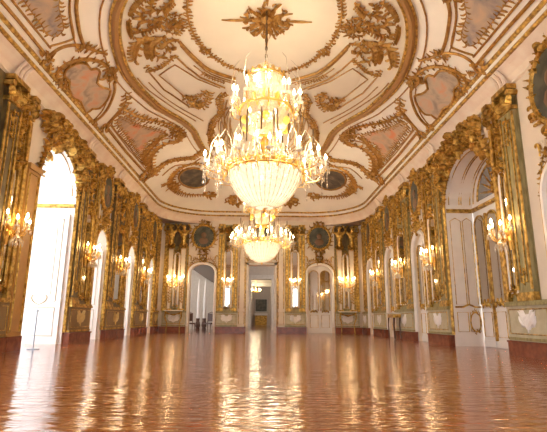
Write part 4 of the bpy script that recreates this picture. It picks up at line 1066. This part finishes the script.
for s in (1, -1):
    h = 'right' if s > 0 else 'left'; R = random.Random(12)
    M = lambda k: clampx(CT[k], s)
    # side painting nearest the camera
    e = empty('ceiling_painting', FC(s * 5.0, 9.4, 0), 'large irregular ceiling painting nearest the camera, %s side, gilt leafy frame' % h, 'painting')
    ceil_patch(M('p1'), .03, 2).build('canvas', PAINT1, e)
    m = MB(); m.rocaille(FC, smooth_path(M('p1') + M('p1')[:1], 3), .15, R, .06, gap=.5); m.build('leafy_border', GILTC, e)
    m = MB(); line(m, M('p1_in'), .03); line(m, M('p1_side'), .05); line(m, M('p1_out'), .045); line(m, [(x + s * .16, y) for x, y in M('p1_side')], .02); line(m, M('p1_arc'), .045)
    m.build('mouldings', GILTC, e)
    m = MB(); p = M('p1_arc'); m.rocaille(FC, p[:3], .2, R, .07); m.cluster(FC, p[-1][0], p[-1][1] + .05, .12, .3, 8, R, .3, .08); m.cluster(FC, p[2][0], p[2][1], .2, .15, 8, R, .24, .08)
    m.cluster(FC, s * 4.25, 8.95, .25, .12, 12, R, .28, .08); m.build('corner_sprays', GILTC, e)
    # cartouche above the arch
    e = empty('ceiling_painting', FC(s * 5.3, 12.5, 0), 'cloud-shaped ceiling painting under gilt arched scroll, above the %s great arch' % h, 'painting')
    P2 = smooth_path([p for i, p in enumerate(M('p2')) if i not in (18,)], 2, True)
    ceil_patch(P2, .03, 2).build('canvas', PAINT2, e)
    m = MB(); m.tube(n3(P2, .04), .04, 5, fr=FC, closed=True); m.build('inner_frame', GILTC, e)
    m = MB(); m.rocaille(FC, smooth_path(M('p2_arch'), 3), .2, R, .08, gap=.4); line(m, M('p2_arch'), .06)
    A = [(s * 4.68, 12.98), (s * 4.76, 13.3), (s * 4.92, 13.65), (s * 5.2, 14.1), (s * 5.48, 14.35), (s * 5.7, 14.43)]
    line(m, A, .05); line(m, [(x + s * .12, y - .08) for x, y in A], .022); line(m, M('p2_base'), .04)
    m.cluster(FC, s * 4.62, 12.5, .18, .3, 16, R, .28, .1); m.cluster(FC, s * 5.72, 11.9, .1, .25, 8, R, .22, .08); m.cluster(FC, s * 5.74, 14.4, .08, .2, 6, R, .2, .08)
    m.build('scroll_frame', GILTC, e)
    # triangular painting beyond
    e = empty('ceiling_painting', FC(s * 4.9, 16.6, 0), 'triangular coral-toned ceiling painting in a gilt frame, farther along the %s side' % h, 'painting')
    ceil_patch(smooth_path(M('p3'), 2, True), .03, 2).build('canvas', PAINT3, e)
    m = MB(); m.rocaille(FC, smooth_path(M('p3') + M('p3')[:1], 2), .16, R, .06, gap=.5); m.build('leafy_border', GILTC, e)
    m = MB(); line(m, M('p3_out'), .055, sm=False); line(m, M('p3_in'), .028); line(m, [(x - s * .12, y) for x, y in M('p3_out')], .022, sm=False); m.build('mouldings', GILTC, e)
    m = MB(); m.rocaille(FC, smooth_path(M('p3_top'), 3), .24, R, .09, gap=.4); line(m, M('p3_top'), .05); m.rocaille(FC, M('p3_spike'), .22, R, .08)
    [m.acanthus(FC, smooth_path(M(q_), 3), .38) for q_ in ('low', 'low2', 'low3')]
    m.cluster(FC, s * 5.45, 20.6, .3, .5, 14, R, .4, .1); m.cluster(FC, s * 3.6, 17.6, .3, .5, 14, R, .35, .1); m.cluster(FC, s * 5.65, 15.05, .12, .2, 7, R, .25, .08)
    m.build('scrollwork', GILTC, e)
    # dark oval at the far end
    e = empty('ceiling_medallion', FC(s * 3.74, 23.7, 0), 'dark oval painted medallion with curling gilt mounts at the far %s of the ceiling' % h, 'medallion')
    ceil_patch(M('med'), .04, 2).build('canvas', PAINTM, e)
    m = MB(); m.tube(n3(M('med'), .05), .06, 6, fr=FC, closed=True)
    for k, w in (('m1', .3), ('m2', .3), ('m3', .3)): m.acanthus(FC, smooth_path(M(k), 3), w * 1.15)
    line(m, M('m4'), .03); line(m, M('m1'), .04)
    m.cluster(FC, s * 4.85, 23.8, .2, .9, 14, R, .5, .1); m.cluster(FC, s * 3.1, 26.0, .35, .2, 10, R, .4, .1)
    m.build('gilt_mounts', GILTC, e)
    m = MB(); m.cluster(FC, s * 1.6, 26.4, .35, .35, 22, R, .5, .12); m.rocaille(FC, smooth_path(M('f1'), 2), .35, R, .1)
    tag(m.build('ceiling_spray', GILTC), 'small gilt leaf spray on the ceiling edge above the far wall, %s of centre' % h, 'ornament')
    # inside the ring
    n0 = .07
    m = MB(); line(m, M('l1'), .055, n0); line(m, [(x, y + .22) for x, y in M('l1')], .022, n0); line(m, M('l4'), .02, n0); m.rocaille(FC, smooth_path([(s * 1.3, 13.75), (s * 1.7, 13.5), (s * 2.0, 13.15)], 2), .12, R, .05, n0=n0)
    line(m, M('l2'), .03, n0, sm=False); line(m, M('l3'), .022, n0, sm=False); m.rocaille(FC, M('s10'), .14, R, .06, n0=n0)
    line(m, [(s * 4.0, 13.1), (s * 3.85, 14.0), (s * 3.3, 15.6), (s * 2.7, 16.8)], .022, n0); line(m, [(s * 3.75, 13.5), (s * 3.5, 14.6), (s * 3.0, 15.8), (s * 2.4, 16.8)], .02, n0)
    m.rocaille(FC, smooth_path(M('l5'), 2), .2, R, .07, n0=n0)
    tag(m.build('ceiling_panel', GILTC), 'curved gilt-lined panel inside the ceiling ring, %s of the large chandelier' % h, 'ceiling moulding')
    m = MB(); m.rocaille(FC, smooth_path(M('wreath'), 2), .15, R, .06, n0=n0); m.cluster(FC, s * 2.44, 10.67, .2, .2, 16, R, .2, .08, n0)
    for k, w in (('s1', .26), ('s2', .22), ('s3', .34), ('s4', .3), ('s5', .42), ('s6', .34), ('s7', .26), ('s8', .26), ('s9', .14)):
        m.acanthus(FC, smooth_path(M(k), 3), w * .85, n0)
    tag(m.build('acanthus_scrolls', GILTC), 'gilt acanthus scrolls and rosette inside the %s of the ceiling ring' % h, 'ornament')
    m = MB()
    for k in ('n1', 'n3', 'n4'): line(m, M(k), .035, n0); line(m, [(x + s * .12, y) for x, y in M(k)], .02, n0)
    for k in range(4): line(m, smooth_path([(s * (.9 + .22 * k), 15.0 + .3 * k), (s * (1.3 + .25 * k), 16.5 + .2 * k), (s * (1.25 + .25 * k), 18.5), (s * (.7 + .15 * k), 20.5)], 2), .024, n0)
    m.rocaille(FC, smooth_path(M('n2'), 3), .2, R, .08, n0=n0); m.rocaille(FC, smooth_path(M('n1'), 2), .18, R, .07, n0=n0)
    m.cluster(FC, s * 2.5, 15.2, .3, .4, 12, R, .3, .08, n0)
    tag(m.build('nested_ribs', GILTC), 'nested curving gilt ribs on the ceiling behind the large chandelier, %s half' % h, 'ceiling moulding')
R = random.Random(5)
m = MB(); G = [(2.02 * math.sin(PI * q / 24), 10.6 - 2.6 * math.cos(PI * q / 24)) for q in range(48)]
m.rocaille(FC, G + G[:1], .15, R, .06, n0=.04, gap=.42); m.tube(n3(G, .05), .03, 5, fr=FC, closed=True)
for q in (8, 16, 32, 40): m.cluster(FC, G[q][0], G[q][1], .16, .16, 8, R, .2, .07, .04)
tag(m.build('ceiling_garland', GILTC), 'round gilt leaf garland on the ceiling above the large chandelier', 'garland')
m = MB()
for q in range(20): m.leaf(FC, .06 + .12 * math.cos(q * PI / 10), 10.53 + .16 * math.sin(q * PI / 10), q * PI / 10, (.62, .4)[q % 2], .10, (.6, -.6)[q % 2], .07, .04)
for q in range(4): m.leaf(FC, .06 + .5 * math.cos(q * PI / 2), 10.53 + .6 * math.sin(q * PI / 2), q * PI / 2, .7, .10, 0, .06, .04)
m.cluster(FC, .06, 10.53, .7, .85, 44, R, .26, .07, .05); m.fblob(FC, .05, 10.4, .1, .16, .16, .1)
tag(m.build('ceiling_rosette', GILTC), 'star-shaped gilt rosette at the centre of the ceiling garland', 'rosette')

# ------------------------------------------------------------------ loose things
e = empty('barrier_post', (-5.83, 12.2, 0), 'slim steel barrier post standing before the bright left-hand arch', 'barrier post')
MB().lathe((-5.83, 12.2, 0), [(.16, 0), (.16, .015), (.03, .04), (.02, .06)], 20).build('base', STEEL, e)
MB().lathe((-5.83, 12.2, .05), [(.018, 0), (.018, .88), (.03, .89), (.032, .94), (.01, .96)], 12).build('pole', STEEL, e)
for i, x in enumerate((-4.42, -3.98)):
    y = 32.6; e = empty('white_pinnacle', (x, y, 0), '%s tall white pinnacle on dark carved stand, through the left far doorway' % ('left' if i == 0 else 'right'), 'ornament')
    st = MB(); st.lathe((x, y, 0), [(.14, 0), (.15, .1), (.07, .25), (.1, .5), (.13, .75), (.13, .82)], 12)
    for q in range(8): st.blob((x + .11 * math.cos(q * PI / 4), y + .11 * math.sin(q * PI / 4), .35 + .12 * (q % 2)), .07, .07, .16)
    st.build('carved_stand', DARKW, e)
    MB().lathe((x, y, .82), [(.12, 0), (.1, .5), (.11, 1.3), (.08, 2.0), (.05, 2.4), (.01, 2.75)], 12).build('shaft', WHITE, e)
def enfilade_chair(x, y, rz, lab):
    e = empty('gilt_chair', (0, 0, 0), lab, 'chair', None)
    MB().box(WORLD, -.27, .27, -.25, .25, .42, .52).build('seat', DARKW, e)
    b = MB(); b.box(WORLD, -.22, .22, .22, .27, .62, 1.15); b.tube([(-.25, .25, .5), (-.25, .27, 1.15), (0, .28, 1.25), (.25, .27, 1.15), (.25, .25, .5)], .025, 5); b.build('backrest', DARKW, e)
    for a in (-.23, .23):
        for c in (-.2, .22): MB().tube([(a, c, .42), (a * 1.05, c * 1.05, 0)], [.03, .018], 6).build('leg', DARKW, e)
    e.location = (x, y, 0); e.rotation_euler = (0, 0, rz)
enfilade_chair(-4.85, 32.0, .5, 'dark carved chair on the left, seen through the left far doorway'); enfilade_chair(-3.6, 32.3, -.4, 'dark carved chair on the right, seen through the left far doorway')
# end of the enfilade
e = empty('console_table', (0, 59.6, 0), 'gilt console with white top at the end of the enfilade, seen through the central doorway', 'console table')
MB().box(WORLD, -.85, .85, 59.2, 59.95, 1.25, 1.5).build('top', WHITE, e); MB().box(WORLD, -.75, .75, 59.3, 59.9, .02, 1.25).build('front', GILT, e)
e = empty('wall_picture', (0, 59.9, 1.7), 'dark framed picture above the console at the end of the enfilade', 'picture')
MB().box(WORLD, -.75, .75, 59.9, 59.97, 1.75, 3.3).build('canvas', DARKP, e); MB().tube([(-.78, 59.88, 1.72), (.78, 59.88, 1.72), (.78, 59.88, 3.34), (-.78, 59.88, 3.34)], .07, 5, closed=True).build('frame', STONE, e)
e = empty('small_chandelier', (-.55, 45, 3.3), 'small glowing chandelier in the farther room, through the central doorway', 'chandelier')
m = MB().lathe((-.55, 45, 3.3), [(.03, 0), (.15, .1), (.1, .3), (.04, .8), (.02, 2.7)], 10); m.build('stem', BRASS, e)
for q in range(8):
    x, y = -.55 + .45 * math.cos(q * PI / 4), 45 + .45 * math.sin(q * PI / 4)
    a = MB().tube([(-.55, 45, 3.45), ((x - .55) / 2, (y + 45) / 2, 3.35), (x, y, 3.5)], .02, 5).build('arm', BRASS, e); MB().lathe((x, y, 3.5), [(.03, 0), (.05, .1), (.01, .25)], 6).build('bulb', FLAME, a)
lamp('room_light', (-.55, 44.6, 4.2), 110, WARM, .5); lamp('room_light', (3., 52, 5.2), 250, (1, .9, .78), .4); lamp('room_light', (-5.5, 32, 4.6), 130, (1, .88, .75), .4); lamp('room_light', (4.5, 32, 4.8), 170, (1, .86, .7), .4)

# ------------------------------------------------------------------ world, camera
w = bpy.data.worlds.new('daylight'); C.world = w; w.use_nodes = True
bg = w.node_tree.nodes['Background']; bg.inputs[0].default_value = (.86, .93, 1., 1); bg.inputs[1].default_value = 5.6
f = 452.; vp = (261 - 273.5, -(319 - 216)); zx = 287 - 273.5
zy = (f * f + vp[0] * zx) / (319 - 216)
Yc = Vector((vp[0], vp[1], -f)).normalized(); Zc = Vector((zx, zy, -f)).normalized(); Xc = Yc.cross(Zc)
Rm = Matrix((Xc, Yc, Zc))
cd = bpy.data.cameras.new('camera'); cam = bpy.data.objects.new('camera', cd); COL.objects.link(cam)
cam.matrix_world = Matrix.Translation((0, 0, .8)) @ Rm.to_4x4()
cd.sensor_width = 36; cd.lens = f / 547 * 36; cd.clip_end = 200; cd.clip_start = .05
C.camera = cam
C.view_settings.view_transform = 'Standard'; C.view_settings.look = 'None'; C.view_settings.gamma = 1
C.view_settings.use_curve_mapping = False
C.view_settings.exposure = 0.38
C.cycles.max_bounces = 8; C.cycles.diffuse_bounces = 5; C.cycles.sample_clamp_indirect = 6
# ------------------------------------------------------------------ groups of repeats
GR = {'pilaster': 'marbled pilasters along the walls', 'column': 'slim gilt columns', 'mirror': 'tall pier mirrors', 'garland': 'gilt garlands above the mirrors', 'wall light': 'lit crystal wall sconces',
      'bracket': 'frieze brackets under the cornice', 'wall panel': 'dado panels along the walls', 'medallion': 'dark oval portraits in gilt frames', 'door surround': 'moulded surrounds of the small openings',
      'arch surround': 'architraves of the two great arches', 'carving': 'carved trophies over the two great arches', 'statue': 'gilt figures under the cornice', 'painting': 'ceiling paintings', 'chair': 'chairs in the side room', 'chandelier': 'crystal chandeliers'}
for o in list(C.objects):
    if o.parent is None and o.get('category') in GR and not (o['category'] == 'garland' and o.name.startswith('ceiling')) and not (o['category'] == 'chandelier' and o.name.startswith('small')):
        o['group'] = GR[o['category']]
